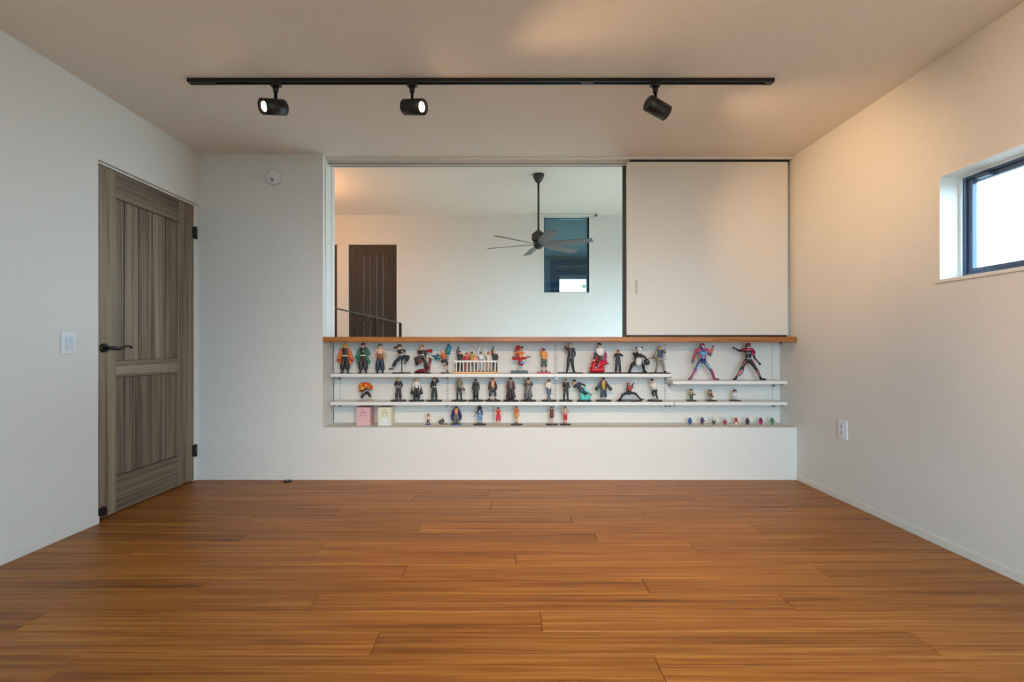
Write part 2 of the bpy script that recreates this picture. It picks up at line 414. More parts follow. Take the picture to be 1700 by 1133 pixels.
tag(boxes('rear_sliding_panel', [(0.868, 2.05, 3.478, 3.505, 1.053, 2.358)], M_GREY, bev=0.002), 'dark grey sliding panel tucked behind the white panel', 'sliding panel')
tag(boxes('trim_5', [(2.06, XR, YH, YO, 1.053, 2.357)], M_TRIM), 'white jamb hidden behind the sliding panels', 'jamb', kind='structure')

# ------------------------------------------------------------------ shelves in the niche
YS = 3.41
def shelf(x0, x1, z, label, brk):
    root = tag(empty('display_shelf', ((x0+x1)/2, (YS+YN)/2, z)), label, 'shelf')
    wpart('board', [(x0, x1, YS, YN-0.004, z-0.024, z)], M_SHELF, root, 0.0015)
    for bx in brk:
        wpart('bracket', [(bx-0.004, bx+0.004, YS+0.03, YN+0.001, z-0.034, z-0.0235), (bx-0.004, bx+0.004, YN-0.03, YN+0.001, z-0.055, z-0.034)], M_STEEL, root)
    return root
STD = [(px-VPX)*YN/FPX for px in (565, 743, 922, 1104, 1282)]
Z1, Z2, Z1R, Z3 = 0.778, 0.567, 0.724, 0.386
shelf(-1.332, 1.208, Z1, 'long white shelf board directly under the wooden counter', STD[:4])
shelf(-1.332, 1.232, Z2, 'long white shelf board above the pink and cream boxes', STD[:4])
shelf(1.222, 2.075, Z1R, 'short white shelf board carrying the two large armoured figurines', [STD[3]+0.03, STD[4]])
shelf(1.236, 2.075, Z2, 'short white shelf board carrying the three small big-headed figurines', [STD[3]+0.03, STD[4]])
slotm = plain('slot_dark', (58, 55, 50), 0.8)
for i, sx in enumerate(STD):
    r = tag(empty('shelf_standard', (sx, YN, 0.55)), 'slotted white shelf upright behind the ' + ('orange-coated figurine', 'teal-winged figurine', 'tall charcoal-uniformed figurine', 'tan-suited figurine', 'large black and crimson armoured figurine')[i], 'shelf upright', 'slotted shelf uprights in the niche')
    wpart('strip', [(sx-0.009, sx+0.009, YN-0.0012, YN+0.001, 0.55, 1.015)], M_WALL, r)
    zz, bl = 0.572, []
    while zz < 1.0:
        for dx in ((-0.0046, 0.0046) if 0 < i < 4 else (0.0,)):
            bl.append((sx+dx-0.0026, sx+dx+0.0026, YN-0.0022, YN-0.0008, zz, zz+0.0065))
        zz += 0.0192
    wpart('slots', bl, slotm, r)['kind'] = 'stuff'

# ------------------------------------------------------------------ ceiling track and spotlights
YT, ZT = 2.43, 2.381
trk = tag(empty('lighting_track', (-0.15, YT, ZC)), 'long black lighting track fixed to the ceiling', 'lighting track')
wpart('rail', [(-1.70, 1.40, YT-0.017, YT-0.007, ZT, ZC), (-1.70, 1.40, YT+0.007, YT+0.017, ZT, ZC), (-1.70, 1.40, YT-0.007, YT+0.007, ZC-0.005, ZC)], M_BLACK, trk, 0.001)
wpart('feed_box', [(-1.702, -1.56, YT-0.0175, YT+0.0175, ZT-0.001, ZC)], M_BLACK, trk, 0.001)
wpart('end_cap', [(1.36, 1.403, YT-0.0175, YT+0.0175, ZT-0.001, ZC)], M_BLACK, trk, 0.001)
wpart('joint_cover', [(0.385, 0.45, YT-0.006, YT+0.006, ZT-0.0005, ZT+0.01)], plain('brown_cover', (74, 52, 42), 0.5), trk)

def spot(x, direction, label, energy, zdrop=0.172, lit=True, size=62, YT=YT, beam=(1.0, 0.62, 0.32)):
    root = tag(empty('track_spotlight', (x, YT, ZT)), label, 'spotlight')
    d = Vector(direction).normalized()
    c = Vector((x, YT, ZT-zdrop+0.02))                     # pivot above the can
    def pt(o):
        o.parent = root; o.matrix_parent_inverse = Matrix.Translation(-Vector(root.location)); return o
    pt(boxes('adapter', [(x-0.026, x+0.026, YT-0.015, YT+0.015, ZT-0.018, ZT+0.012)], M_BLACK, None, 0.003))
    pt(cyl('swivel', (x, YT, ZT-0.018), (x, YT, ZT-0.05), 0.016, 0.012, M_BLACK, seg=16))
    cc = Vector((x, YT, ZT-zdrop+0.045))
    pt(cyl('stem', (x, YT, ZT-0.045), cc, 0.008, 0.008, M_BLACK, seg=12))
    back, front = cc-d*0.055, cc+d*0.075
    R = 0.040
    up = d.to_track_quat('Z', 'Y').to_matrix().to_4x4()
    prof = [(0.030, 0), (R, 0.006), (R, 0.13), (R-0.004, 0.13), (R-0.006, 0.118)]
    can = lathe('can', prof, M_BLACK, None, None, 32)
    can.matrix_world = Matrix.Translation(back) @ up; pt(can)
    m = lathe('reflector', [(0.018, 0.100), (0.034, 0.1235), (0.0335, 0.1225), (0.0175, 0.099)], M_STEEL, None, None, 28)
    m.matrix_world = Matrix.Translation(back) @ up; pt(m)
    lens = lathe('bulb', [(0.006, 0.1185), (0.024, 0.1190), (0.024, 0.1205), (0.006, 0.123)], emit_mat('warm_bulb', (1.0, 0.66, 0.34), 22.0) if lit else M_PLAST, None, None, 24)
    lens.matrix_world = Matrix.Translation(back) @ up; pt(lens)
    if lit:
        l = bpy.data.lights.new('spot_beam', 'SPOT'); l.energy = energy; l.color = beam
        l.spot_size = math.radians(size); l.spot_blend = 1.0; l.shadow_soft_size = 0.03
        lo = bpy.data.objects.new('spot_beam', l); col.objects.link(lo)
        lo.location = front+d*0.005; lo.rotation_euler = (-d).to_track_quat('Z', 'Y').to_euler()
        pt(lo)
    return root
spot(-1.24, (-0.70, -1.0, -0.46), 'lit black track spotlight nearest the weathered door', 70, size=56)
spot(-0.515, (1.0, -0.50, -0.25), 'lit black track spotlight in the middle of the track', 110)
spot(0.778, (1.3, 0.47, -0.40), 'black track spotlight turned away towards the window wall', 46, size=80)

# a second track behind the viewer lights the display niche
YT2 = -0.35
trk = tag(empty('rear_lighting_track', (0.1, YT2, ZC)), 'second black lighting track behind the viewer', 'lighting track')
wpart('rail', [(-1.5, 1.5, YT2-0.017, YT2-0.007, ZT, ZC), (-1.5, 1.5, YT2+0.007, YT2+0.017, ZT, ZC), (-1.5, 1.5, YT2-0.007, YT2+0.007, ZC-0.005, ZC)], M_BLACK, trk, 0.001)
spot(0.05, (0.10, 3.75, -1.75), 'lit spotlight on the rear track aimed at the figurine niche', 148, size=66, YT=YT2, beam=(1.0, 0.68, 0.40))

spot(0.75, (-0.55, 2.6, -2.3), 'lit spotlight on the rear track aimed down at the plank floor', 105, size=70, YT=YT2, beam=(1.0, 0.66, 0.38))

# ------------------------------------------------------------------ wall fittings
r = tag(empty('smoke_detector', (-1.73, YB, 2.227)), 'round white smoke detector on the end wall', 'smoke detector')
lathe('housing', [(0.057, 0), (0.057, 0.016), (0.050, 0.028), (0.030, 0.031)], M_PLAST, r, (0, 0, 0), 40, '-Y')
lathe('test_button', [(0.012, 0.027), (0.012, 0.033), (0.009, 0.0335)], plain('button_grey', (120, 120, 112), 0.5), r, (0, 0, -0.026), 20, '-Y')
lathe('button_centre', [(0.005, 0.031), (0.005, 0.0345), (0.004, 0.035)], M_PLAST, r, (0, 0, -0.026), 14, '-Y')
r = tag(empty('light_switch', (XL, 2.357, 0.998)), 'white triple-rocker light switch beside the wooden door', 'light switch')
wpart('plate', [(XL, XL+0.009, 2.319, 2.397, 0.940, 1.058)], M_PLAST, r, 0.003)
for k in range(3):
    wpart('rocker', [(XL+0.008, XL+0.0125, 2.336, 2.380, 0.966+k*0.0225, 0.9865+k*0.0225)], plain('rocker_white', (214, 217, 222), 0.4), r, 0.0015)
r = tag(empty('wall_outlet', (XR, 2.90, 0.4525)), 'white double wall outlet on the window wall', 'outlet')
wpart('plate', [(XR-0.008, XR, 2.860, 2.940, 0.392, 0.514)], M_PLAST, r, 0.003)
for k in (0, 1):
    s = wpart('socket', [(XR-0.011, XR-0.007, 2.884, 2.916, 0.417+k*0.038, 0.451+k*0.038)], plain('rocker_white', (214, 217, 222), 0.4), r, 0.001)
    for dy in (-0.006, 0.006):
        q = wpart('slot', [(XR-0.0116, XR-0.0106, 2.90+dy-0.0012, 2.90+dy+0.0012, 0.429+k*0.038, 0.440+k*0.038)], slotm, r)
r = tag(empty('floor_door_stop', (-1.61, 3.325, 0)), 'small round steel door stop set in the floor', 'door stop')
lathe('flange', [(0.030, 0), (0.030, 0.004), (0.024, 0.008), (0.012, 0.009)], M_BLACK, r, (0, 0, 0), 28)
lathe('steel_centre', [(0.016, 0.008), (0.016, 0.011), (0.010, 0.012)], M_STEEL, r, (0, 0, 0), 24)

# ------------------------------------------------------------------ stairwell room beyond the opening
px2x = lambda px, Y: (px-VPX)*Y/FPX
py2z = lambda py, Y: CAM_Z-(py-VPY)*Y/FPX
D2 = (px2x(577, YF), px2x(660, YF), 0.58, py2z(405, YF))
D3 = (px2x(577, YF)-0.150-0.78, px2x(577, YF)-0.150, 0.58, py2z(405, YF))
FW = (px2x(903, YF), px2x(978, YF), py2z(486, YF), ZF)
tag(boxes('wall_far', [(a, b, YF, YF+0.14, c, d) for a, b, c, d in holed(XFL, XFR, ZFF, ZF, [D2, D3, FW])], M_WALL), 'white far wall of the stairwell behind the ceiling fan', 'wall', kind='structure')
tag(boxes('wall_far_left', [(XFL-0.14, XFL, 3.50, YF+0.14, ZFF, ZF)], M_WALL), 'white side wall of the stairwell at the landing', 'wall', kind='structure')
tag(boxes('wall_far_right', [(XFR, XFR+0.14, a, b, c, d) for a, b, c, d in holed(3.50, YF+0.14, ZFF, ZF, [HALL_WIN])], M_WALL), 'white side wall of the stairwell with the tall window', 'wall', kind='structure')
tag(boxes('wall_between', [(XFL, XFR, YN+0.08, YN+0.16, ZFF, 1.017), (XFL, XL-0.14, 3.50, YO, 1.017, ZF), (XL-0.14, XN, 3.50, YO, ZC+0.12, ZF), (XR+0.18, XFR, 3.50, YO, 1.017, ZF), (XN, XR+0.18, 3.50, YO, ZC+0.005, ZF), (XFL, XN, YO, YN+0.16, 1.0, 1.017), (XR, XFR, YO, YN+0.16, 1.0, 1.017)], M_WALL), 'stairwell side of the wall between the rooms', 'wall', kind='structure')
tag(boxes('ceiling_far', [(XFL-0.14, XFR+0.14, 3.50, YF+0.14, ZF, ZF+0.12)], M_CEIL), 'white ceiling of the stairwell carrying the fan', 'ceiling', kind='structure')
tag(boxes('floor_lower', [(XFL, XFR, YN+0.16, YF, ZFF-0.1, ZFF)], plain('lower_floor', (206, 184, 160), 0.4)), 'brown lower floor of the stairwell', 'floor', kind='structure')
tag(boxes('floor_landing', [(XFL, -1.50, YN+0.16, YF, 0.38, 0.58)], plain('landing_floor', (160, 110, 64), 0.4)), 'brown upper landing floor in front of the dark doors', 'floor', kind='structure')
y0, y1, z0, z1 = HALL_WIN
w3 = tag(empty('window_3', (XFR, (y0+y1)/2, z0)), 'tall window in the side wall of the stairwell', 'window', kind='structure')
wpart('frame', ring(XFR+0.05, XFR+0.11, y0, y1, z0, z1, 0.05), M_FRAME, w3)
wpart('pane', [(XFR+0.075, XFR+0.082, y0+0.04, y1-0.04, z0+0.04, z1-0.04)], M_GLASS, w3)

def dark_door(name, D, label, pull_left=True):
    root = tag(empty(name, ((D[0]+D[1])/2, YF, D[2])), label, 'door', kind='structure')
    x0, x1, z0, z1 = D
    yf = YF+0.03
    g = 0.012
    wpart('jamb', [(x0, x0+g, YF-0.004, YF+0.1, z0, z1), (x1-g, x1, YF-0.004, YF+0.1, z0, z1), (x0, x1, YF-0.004, YF+0.1, z1-g, z1)], M_TRIM, root)
    x0 += g; x1 -= g; z1 -= g
    s = 0.125
    wpart('stile', [(x0, x0+s, yf, yf+0.036, z0, z1)], M_DOORD, root, 0.002)
    wpart('stile', [(x1-s, x1, yf, yf+0.036, z0, z1)], M_DOORD, root, 0.002)
    for a, b in ((z1-0.15, z1), (z0+0.79, z0+0.89), (z0, z0+0.20)):
        wpart('rail', [(x0+s, x1-s, yf, yf+0.036, a, b)], M_DOORD, root, 0.002)
    n = 5
    for a, b in ((z0+0.89, z1-0.15), (z0+0.20, z0+0.79)):
        for k in range(n):
            w = (x1-x0-2*s)/n
            wpart('plank', [(x0+s+k*w+0.0015, x0+s+(k+1)*w-0.0015, yf+0.012, yf+0.03, a, b)], M_DOORD, root, 0.003)
    hxx = x0+0.06
    o = cyl('rose', (hxx, yf, z0+0.93), (hxx, yf-0.012, z0+0.93), 0.026, 0.024, M_BLACK, None, 20); o.parent = root; o.matrix_parent_inverse = Matrix.Translation(-Vector(root.location))
    o = tube('lever', [(hxx, yf-0.01, z0+0.93), (hxx, yf-0.045, z0+0.93), (hxx+0.02, yf-0.05, z0+0.93), (hxx+0.11, yf-0.05, z0+0.94)], 0.008, M_BLACK, None); o.parent = root; o.matrix_parent_inverse = Matrix.Translation(-Vector(root.location))
dark_door('door_2', D2, 'dark brown plank door beyond the landing handrail')
dark_door('door_3', D3, 'dark brown plank door mostly hidden by the opening jamb')

# handrail along the landing edge
RX, RZ = -1.57, 1.335
hr = tag(empty('landing_handrail', (RX, 5.0, 0.58)), 'thin dark metal handrail at the landing edge', 'handrail')
wpart('rail', [(RX-0.006, RX+0.006, YN+0.16, 6.62, RZ-0.013, RZ)], M_BLACK, hr, 0.002)
for yy in (3.92, 5.37, 6.60):
    wpart('post', [(RX-0.019, RX+0.019, yy-0.006, yy+0.006, 0.58, RZ-0.012)], M_BLACK, hr, 0.001)

# window in the far wall, with a blue-grey porch behind it
x0, x1, z0, z1 = FW
w4 = tag(empty('window_4', ((x0+x1)/2, YF, z0)), 'tall narrow window behind the ceiling fan', 'window', kind='structure')
wpart('reveal', [(x0-0.03, x0, YF-0.004, YF+0.10, z0, z1), (x1, x1+0.03, YF-0.004, YF+0.10, z0, z1), (x0, x1, YF-0.004, YF+0.10, z0-0.012, z0), (x0, x1, YF-0.004, YF+0.1, z1-0.025, z1-0.001)], M_TRIM, w4)
wpart('frame', ringx(x0, x1, YF+0.07, YF+0.11, z0, z1-0.02, 0.018), M_FRAME, w4)
wpart('pane', [(x0+0.01, x1-0.01, YF+0.085, YF+0.09, z0+0.01, z1-0.03)], M_BLUEGLASS, w4)
rod = tag(empty('curtain_rail', ((x0+x1)/2, YF-0.05, ZF-0.01)), 'slim white curtain rail above the tall narrow window', 'curtain rail')
wpart('rail', [(px2x(887, YF), px2x(988, YF), YF-0.06, YF-0.035, ZF-0.022, ZF-0.004)], M_TRIM, rod, 0.002)
wpart('end_stop', [(px2x(986, YF), px2x(990, YF), YF-0.066, YF-0.03, ZF-0.035, ZF)], plain('stop_beige', (130, 122, 112), 0.5), rod, 0.002)
PB = plain('porch_blue_grey', (112, 130, 136), 0.7)
YP = 10.4
tag(boxes('wall_porch', [(x0-0.5, x0-0.35, YF+0.14, YP, 1.0, 3.10), (x1+0.5, x1+0.65, YF+0.14, YP, 1.0, 3.10)] +
          [(a, b, YP, YP+0.12, c, d) for a, b, c, d in holed(x0-0.5, x1+0.65, 0.9, 3.10, [(px2x(929, YP), px2x(929, YP)+0.75, 1.2, py2z(463, YP))])], PB), 'blue-grey porch walls outside the tall narrow window', 'wall', kind='structure')
tag(boxes('ceiling_porch', [(x0-0.5, x1+0.65, YF+0.14, YP+0.12, 3.06, 3.14)], PB), 'blue-grey porch soffit outside the tall narrow window', 'ceiling', kind='structure')
wx = px2x(929, YP)
tag(boxes('trim_6', ringx(px2x(914, YP), px2x(914, YP)+1.1, YP-0.05, YP, 1.1, py2z(434, YP), 0.10) + ringx(px2x(921, YP), px2x(921, YP)+0.93, YP-0.07, YP, 1.15, py2z(451, YP), 0.09), M_FRAME), 'navy frame of the porch opening', 'frame', kind='structure')
nb = tag(empty('neighbour_house', (2.6, 15.0, -2.6)), 'cream neighbouring house wall seen through the porch', 'house')
wpart('wall', [(0.5, 5.5, 14.6, 15.6, -2.6, 4.2)], plain('cream_render', (232, 222, 178), 0.8), nb)
wpart('vent', [(px2x(967, 14.6), px2x(972, 14.6), 14.55, 14.61, py2z(478, 14.6), py2z(473, 14.6))], plain('vent_green', (90, 92, 40), 0.6), nb)

# ceiling fan
FX, FY = 0.352, 5.46
fan = tag(empty('ceiling_fan', (FX, FY, ZF)), 'dark grey six-blade ceiling fan on a long rod', 'ceiling fan')
zb = 2.205
lathe('canopy', [(0.068, 0), (0.068, -0.02), (0.058, -0.045), (0.036, -0.085), (0.022, -0.098)], M_DARKGREYMETAL, fan, (0, 0, 0))
cyl('rod', (0, 0, -0.09), (0, 0, zb+0.14-ZF), 0.0125, 0.0125, M_DARKGREYMETAL, fan, 16)
lathe('motor_housing', [(0.018, 0.175), (0.045, 0.150), (0.078, 0.125), (0.084, 0.10), (0.080, 0.055), (0.066, 0.035), (0.056, 0.03)], M_DARKGREYMETAL, fan, (0, 0, zb-ZF))
lathe('hub', [(0.052, 0.032), (0.060, 0.02), (0.060, -0.008), (0.050, -0.03), (0.034, -0.05), (0.030, -0.055)], M_BLACK, fan, (0, 0, zb-ZF))
bm = bmesh.new()
n = 12; top, bot = [], []
for i in range(n+1):
    q = i/n; rr = 0.05+q*0.595
    w = 0.032+0.024*min(1, q*3)-0.006*max(0, q-0.6)
    tw = -math.radians(16-6*q)
    for sgn, lst in ((1, top), (-1, bot)):
        lst.append([bm.verts.new((rr, k*w*math.cos(tw), k*w*math.sin(tw)+sgn*0.004*(1-0.5*abs(k)))) for k in (-1, -0.5, 0, 0.5, 1)])
for i in range(n):
    for k in range(4):
        bm.faces.new((top[i][k], top[i+1][k], top[i+1][k+1], top[i][k+1]))
        bm.faces.new((bot[i][k+1], bot[i+1][k+1], bot[i+1][k], bot[i][k]))
    for k in (0, 4): bm.faces.new((top[i][k], bot[i][k], bot[i+1][k], top[i+1][k]))
for i in (0, n):
    for k in range(4): bm.faces.new((top[i][k], top[i][k+1], bot[i][k+1], bot[i][k]))
bmesh.ops.recalc_face_normals(bm, faces=bm.faces)
bme = bpy.data.meshes.new('blade'); bm.to_mesh(bme); bm.free(); bme.materials.append(plain('blade_grey', (92, 86, 80), 0.5))
for k in range(6):
    o = bpy.data.objects.new('blade', bme); col.objects.link(o); o.parent = fan
    o.location = (0, 0, zb-ZF); o.rotation_euler = (0, 0, math.radians(40+60*k))

# stairwell wall lamp, out of sight behind the jamb
wl = tag(empty('wall_lamp', (-3.1, YF, 2.55)), 'warm glass globe wall lamp in the stairwell', 'lamp')
LX, LY, LZ = -2.75, 5.55, 2.72
wl.location = (LX, LY, ZF)
cyl('stem', (0, 0, 0), (0, 0, -0.18), 0.008, 0.008, M_BLACK, wl, 12)
lathe('ceiling_plate', [(0.05, 0), (0.05, -0.015), (0.02, -0.025)], M_BLACK, wl, (0, 0, 0))
lathe('globe', [(0.015, -0.17), (0.055, -0.20), (0.075, -0.25), (0.055, -0.30), (0.015, -0.325)], emit_mat('warm_globe', (1.0, 0.62, 0.32), 6.0), wl, (0, 0, 0))
l = bpy.data.lights.new('globe_light', 'POINT'); l.energy = 33; l.color = (1.0, 0.50, 0.22); l.shadow_soft_size = 0.08
lo = bpy.data.objects.new('globe_light', l); col.objects.link(lo); lo.parent = wl; lo.location = (0, 0, -0.42)

# ------------------------------------------------------------------ figurines: smooth blended bodies with clothes as parts
def surface(prims, k, step):
    """blend tapered capsules (a, b, ra, rb, depth squash) into one closed skin"""
    A = np.array([p[0] for p in prims], np.float32); B = np.array([p[1] for p in prims], np.float32)
    R = np.array([max(p[2], p[3]) for p in prims], np.float32)[:, None]
    lo = np.minimum(A-R, B-R).min(0)-2.5*step; hi = np.maximum(A+R, B+R).max(0)+2.5*step
    n = np.ceil((hi-lo)/step).astype(int)+1
    gx, gy, gz = np.meshgrid(*[lo[i]+step*np.arange(n[i], dtype=np.float32) for i in range(3)], indexing='ij')
    D = None
    for a, b, ra, rb, sq in prims:
        ba = np.array([b[0]-a[0], (b[1]-a[1])/sq, b[2]-a[2]]); l2 = float(ba @ ba)+1e-12
        px, py, pz = gx-a[0], (gy-a[1])/sq, gz-a[2]
        t = np.clip((px*ba[0]+py*ba[1]+pz*ba[2])/l2, 0, 1)
        d = np.sqrt((px-t*ba[0])**2+(py-t*ba[1])**2+(pz-t*ba[2])**2)-(ra+(rb-ra)*t)
        if sq < 1: d = d*(0.5+0.5*sq)
        if D is None: D = d
        else:
            h = np.clip(0.5+0.5*(d-D)/k, 0, 1); D = d*(1-h)+D*h-k*h*(1-h)
    S = D < 0
    cs = tuple(np.array(D.shape)-1)
    acc = np.zeros(cs+(3,), np.float32); cnt = np.zeros(cs, np.float32)
    def sl(o): return tuple(slice(o[i], o[i]+cs[i]) for i in range(3))
    for ax in range(3):
        oth = [i for i in range(3) if i != ax]
        for u in (0, 1):
            for v in (0, 1):
                o0 = [0, 0, 0]; o0[oth[0]] = u; o0[oth[1]] = v; o1 = list(o0); o1[ax] = 1
                d0, d1 = D[sl(o0)], D[sl(o1)]; m = S[sl(o0)] != S[sl(o1)]
                t = np.where(m, d0/np.where(m, d0-d1, 1), 0)
                for i in range(3):
                    acc[..., i] += np.where(m, (t if i == ax else o0[i]), 0)
                cnt += m
    act = cnt > 0
    idx = -np.ones(cs, int); idx[act] = np.arange(act.sum())
    ii = np.argwhere(act)
    V = (ii+acc[act]/cnt[act][:, None])*step+lo
    F = []
    for ax in range(3):
        oth = [(ax+1) % 3, (ax+2) % 3]
        a0 = [slice(1, -1)]*3; a0[ax] = slice(0, -1); a1 = [slice(1, -1)]*3; a1[ax] = slice(1, None)
        s0, s1 = S[tuple(a0)], S[tuple(a1)]
        e = np.argwhere(s0 != s1); flip = s0[s0 != s1]
        c = e.copy(); c[:, oth[0]] += 1; c[:, oth[1]] += 1
        def cell(du, dv):
            q = c.copy(); q[:, oth[0]] -= du; q[:, oth[1]] -= dv
            return idx[q[:, 0], q[:, 1], q[:, 2]]
        quad = np.stack([cell(1, 1), cell(0, 1), cell(0, 0), cell(1, 0)], 1)
        quad[~flip] = quad[~flip][:, ::-1]
        F.append(quad)
    F = np.concatenate(F)
    return V, F

def blob(name, prims, mat, parent, k=0.004, step=0.0024):
    V, F = surface(prims, k, step)
    me = bpy.data.meshes.new(name); me.from_pydata(V.tolist(), [], F.tolist()); me.update()
    return link(name, me, mat, parent, None, True)

def paint(rgb, rough=0.42): return plain('painted_vinyl', tuple(rgb), rough, var=0.05, scale=120)

_eye = None
def eye_mesh():
    global _eye
    if _eye is None:
        bm = bmesh.new(); bmesh.ops.create_icosphere(bm, subdivisions=1, radius=1.0)
        _eye = bpy.data.meshes.new('eye'); bm.to_mesh(_eye); bm.free(); _eye.materials.append(paint((26, 20, 20)))
    return _eye

U = 3.485/FPX                                  # metres per photo pixel on the figurines' plane
YFIG = 3.485
SKIN = (226, 178, 142)

def chain(pts):
    """pixel points (x, z, y, r) -> capsule list"""
    q = [((p[0]*U, p[2]*U, p[1]*U), p[3]*U) for p in pts]
    return [(a[0], b[0], a[1], b[1], 1.0) for a, b in zip(q, q[1:])] if len(q) > 1 else [(q[0][0], q[0][0], q[0][1], q[0][1], 1.0)]

def build_body(root, s, J, lift, look, par=None):
    """one figure under root: continuous body, then clothes and hair as parts. s = height in px"""
    g = look.get
    hr = 0.060*g('head', 1.18)*s*U
    def jt(k, d):
        p = J.get(k)
        if p is None: p = (d[0]*s, d[1]*s+lift, (d[2] if len(d) > 2 else 0)*s)
        return np.array([p[0]*U, (p[2] if len(p) > 2 else 0)*U, p[1]*U])
    S = s*U
    hd = g('head', 1.18)
    C = jt('C', (0, 0.80-0.035*(hd-1)*2)); P = jt('P', (0, 0.51-0.03*(hd-1)*2)); H = jt('H', (0, 0.905-0.055*(hd-1)))
    sw = g('sw', 0.105)
    ax = (C-P)/max(1e-6, np.linalg.norm(C-P)); side = np.array([ax[2], 0, -ax[0]])
    SL, SR = C-side*sw*S, C+side*sw*S
    HL_, HR_ = P-side*0.052*S, P+side*0.052*S
    dn = 0.07*(hd-1); wd = sw-0.105
    EL, ER = jt('EL', (-0.150-wd, 0.655-dn, 0.0)), jt('ER', (0.150+wd, 0.655-dn, 0.0))
    AL, AR = jt('HL', (-0.158-wd, 0.50-dn*1.2, -0.03)), jt('HR', (0.158+wd, 0.50-dn*1.2, -0.03))
    KL, KR = jt('KL', (-0.078, 0.275-0.45*dn, -0.02)), jt('KR', (0.078, 0.275-0.45*dn, -0.02))
    FL, FR = jt('FL', (-0.092, 0.035, 0.0)), jt('FR', (0.092, 0.035, 0.0))
    skin = paint(g('skin', SKIN)); bulk = g('bulk', 1.0)
    T = lambda p: tuple(float(v) for v in p)
    pr = []
    def add(l, a, b, ra, rb, sq=1.0): l.append((T(a), T(b), ra*S*bulk, rb*S*bulk, sq))
    # --- body
    add(pr, C-ax*0.02*S, P, 0.080, 0.068, 0.66); add(pr, SL, SR, 0.036, 0.036)
    add(pr, C, H, 0.030, 0.028)
    pr.append((T(H+np.array([0, 0, 0.012*S])), T(H-np.array([0, 0.010*S, 0.018*S*hd])), hr, hr*0.80, 0.95))
    pr.append((T(H+np.array([0, -hr*0.92, -0.004*S])), T(H+np.array([0, -hr*1.06, -0.010*S])), 0.006*S, 0.009*S, 1.0))
    for sg in (-1, 1):
        e = H+np.array([sg*hr*0.97, 0.004*S, -0.004*S]); pr.append((T(e), T(e-np.array([0, 0, 0.012*S])), 0.010*S, 0.008*S, 1.0))
    for s0, e0, h0 in ((SL, EL, AL), (SR, ER, AR)):
        add(pr, s0, e0, 0.033, 0.026); add(pr, e0, h0, 0.026, 0.018)
        dv = (h0-e0)/max(1e-6, np.linalg.norm(h0-e0)); tip = h0+dv*0.045*S
        add(pr, h0, tip, 0.021, 0.017)
        th_ = h0+dv*0.018*S+np.array([0, -0.024*S, 0.006*S]); add(pr, h0, th_, 0.012, 0.009)
        if g('fingers'):
            for q in range(4):
                an = (q-1.5)*0.32; pv = np.array([-dv[2], 0, dv[0]])
                f = h0+dv*0.03*S+pv*math.sin(an)*0.03*S
                add(pr, f, f+(dv*math.cos(an)+pv*math.sin(an))*(0.050-0.006*abs(q-1.4))*S, 0.0095, 0.008)
    for h0, k0, f0 in ((HL_, KL, FL), (HR_, KR, FR)):
        add(pr, h0, k0, 0.050, 0.036); add(pr, k0, f0, 0.036, 0.023)
    blob('body', pr, skin, root, 0.014*S, max(0.0017, S*0.0115))
    k, st = 0.016*S, max(0.0018, S*0.0125)
    # --- shoes (each a part)
    if g('shoe') is not None:
        for k0, f0 in ((KL, FL), (KR, FR)):
            tv = np.array([0.25*(f0[0]-P[0]), -0.065*S, 0.0]); q = []
            z0_ = f0+np.array([0, 0, -0.008*S])
            add(q, z0_+np.array([0, 0.012*S, 0]), z0_+tv+np.array([0, 0, -0.008*S]), 0.030, 0.024); add(q, f0, f0+(k0-f0)*g('boot', 0.12), 0.029, 0.030)
            blob('shoe', q, paint(g('shoe')), root, k, st)
    # --- trousers
    if g('bot') is not None:
        bag, lf, q = g('bag', 1.0), g('leg', 0.86), []
        add(q, P-ax*0.01*S, P+ax*0.05*S, 0.082, 0.078, 0.72)
        for h0, k0, f0 in ((HL_, KL, FL), (HR_, KR, FR)):
            add(q, h0, k0, 0.060, 0.047*bag)
            if lf > 0: add(q, k0, k0+(f0-k0)*lf, 0.047*bag, 0.036*bag if bag <= 1.05 else 0.050*bag)
        blob('trousers', q, paint(g('bot')), root, k, st)
    if g('skirt'):
        c_, l_, r_ = g('skirt'); q = []
        add(q, P+ax*0.10*S, P-ax*l_*S, max(0.072, r_*0.82), r_, 0.85)
        blob('skirt', q, paint(c_), root, k, st)
    # --- top
    if g('top') is not None:
        q = []; sv = g('sleeve', 2)
        add(q, C-ax*0.02*S, P+ax*0.03*S, 0.090, 0.080, 0.70); add(q, SL, SR, 0.044, 0.044)
        for s0, e0, h0 in ((SL, EL, AL), (SR, ER, AR)):
            if sv >= 1: add(q, s0, e0 if sv > 1 else s0+(e0-s0)*0.6, 0.043, 0.037)
            if sv > 1: add(q, e0, e0+(h0-e0)*0.86, 0.036, 0.030)
        blob('shirt', q, paint(g('top')), root, k, st)
    if g('belt'):
        bl_ = lathe('belt', [(0.90, -0.018*S), (1.0, -0.014*S), (1.0, 0.014*S), (0.90, 0.018*S)], paint(g('belt')), root, T(P+ax*0.085*S), 24)
        bl_.rotation_euler = (0, math.atan2(ax[0], ax[2]), 0); bl_.scale = (0.094*S*bulk, 0.072*S*bulk, 1)
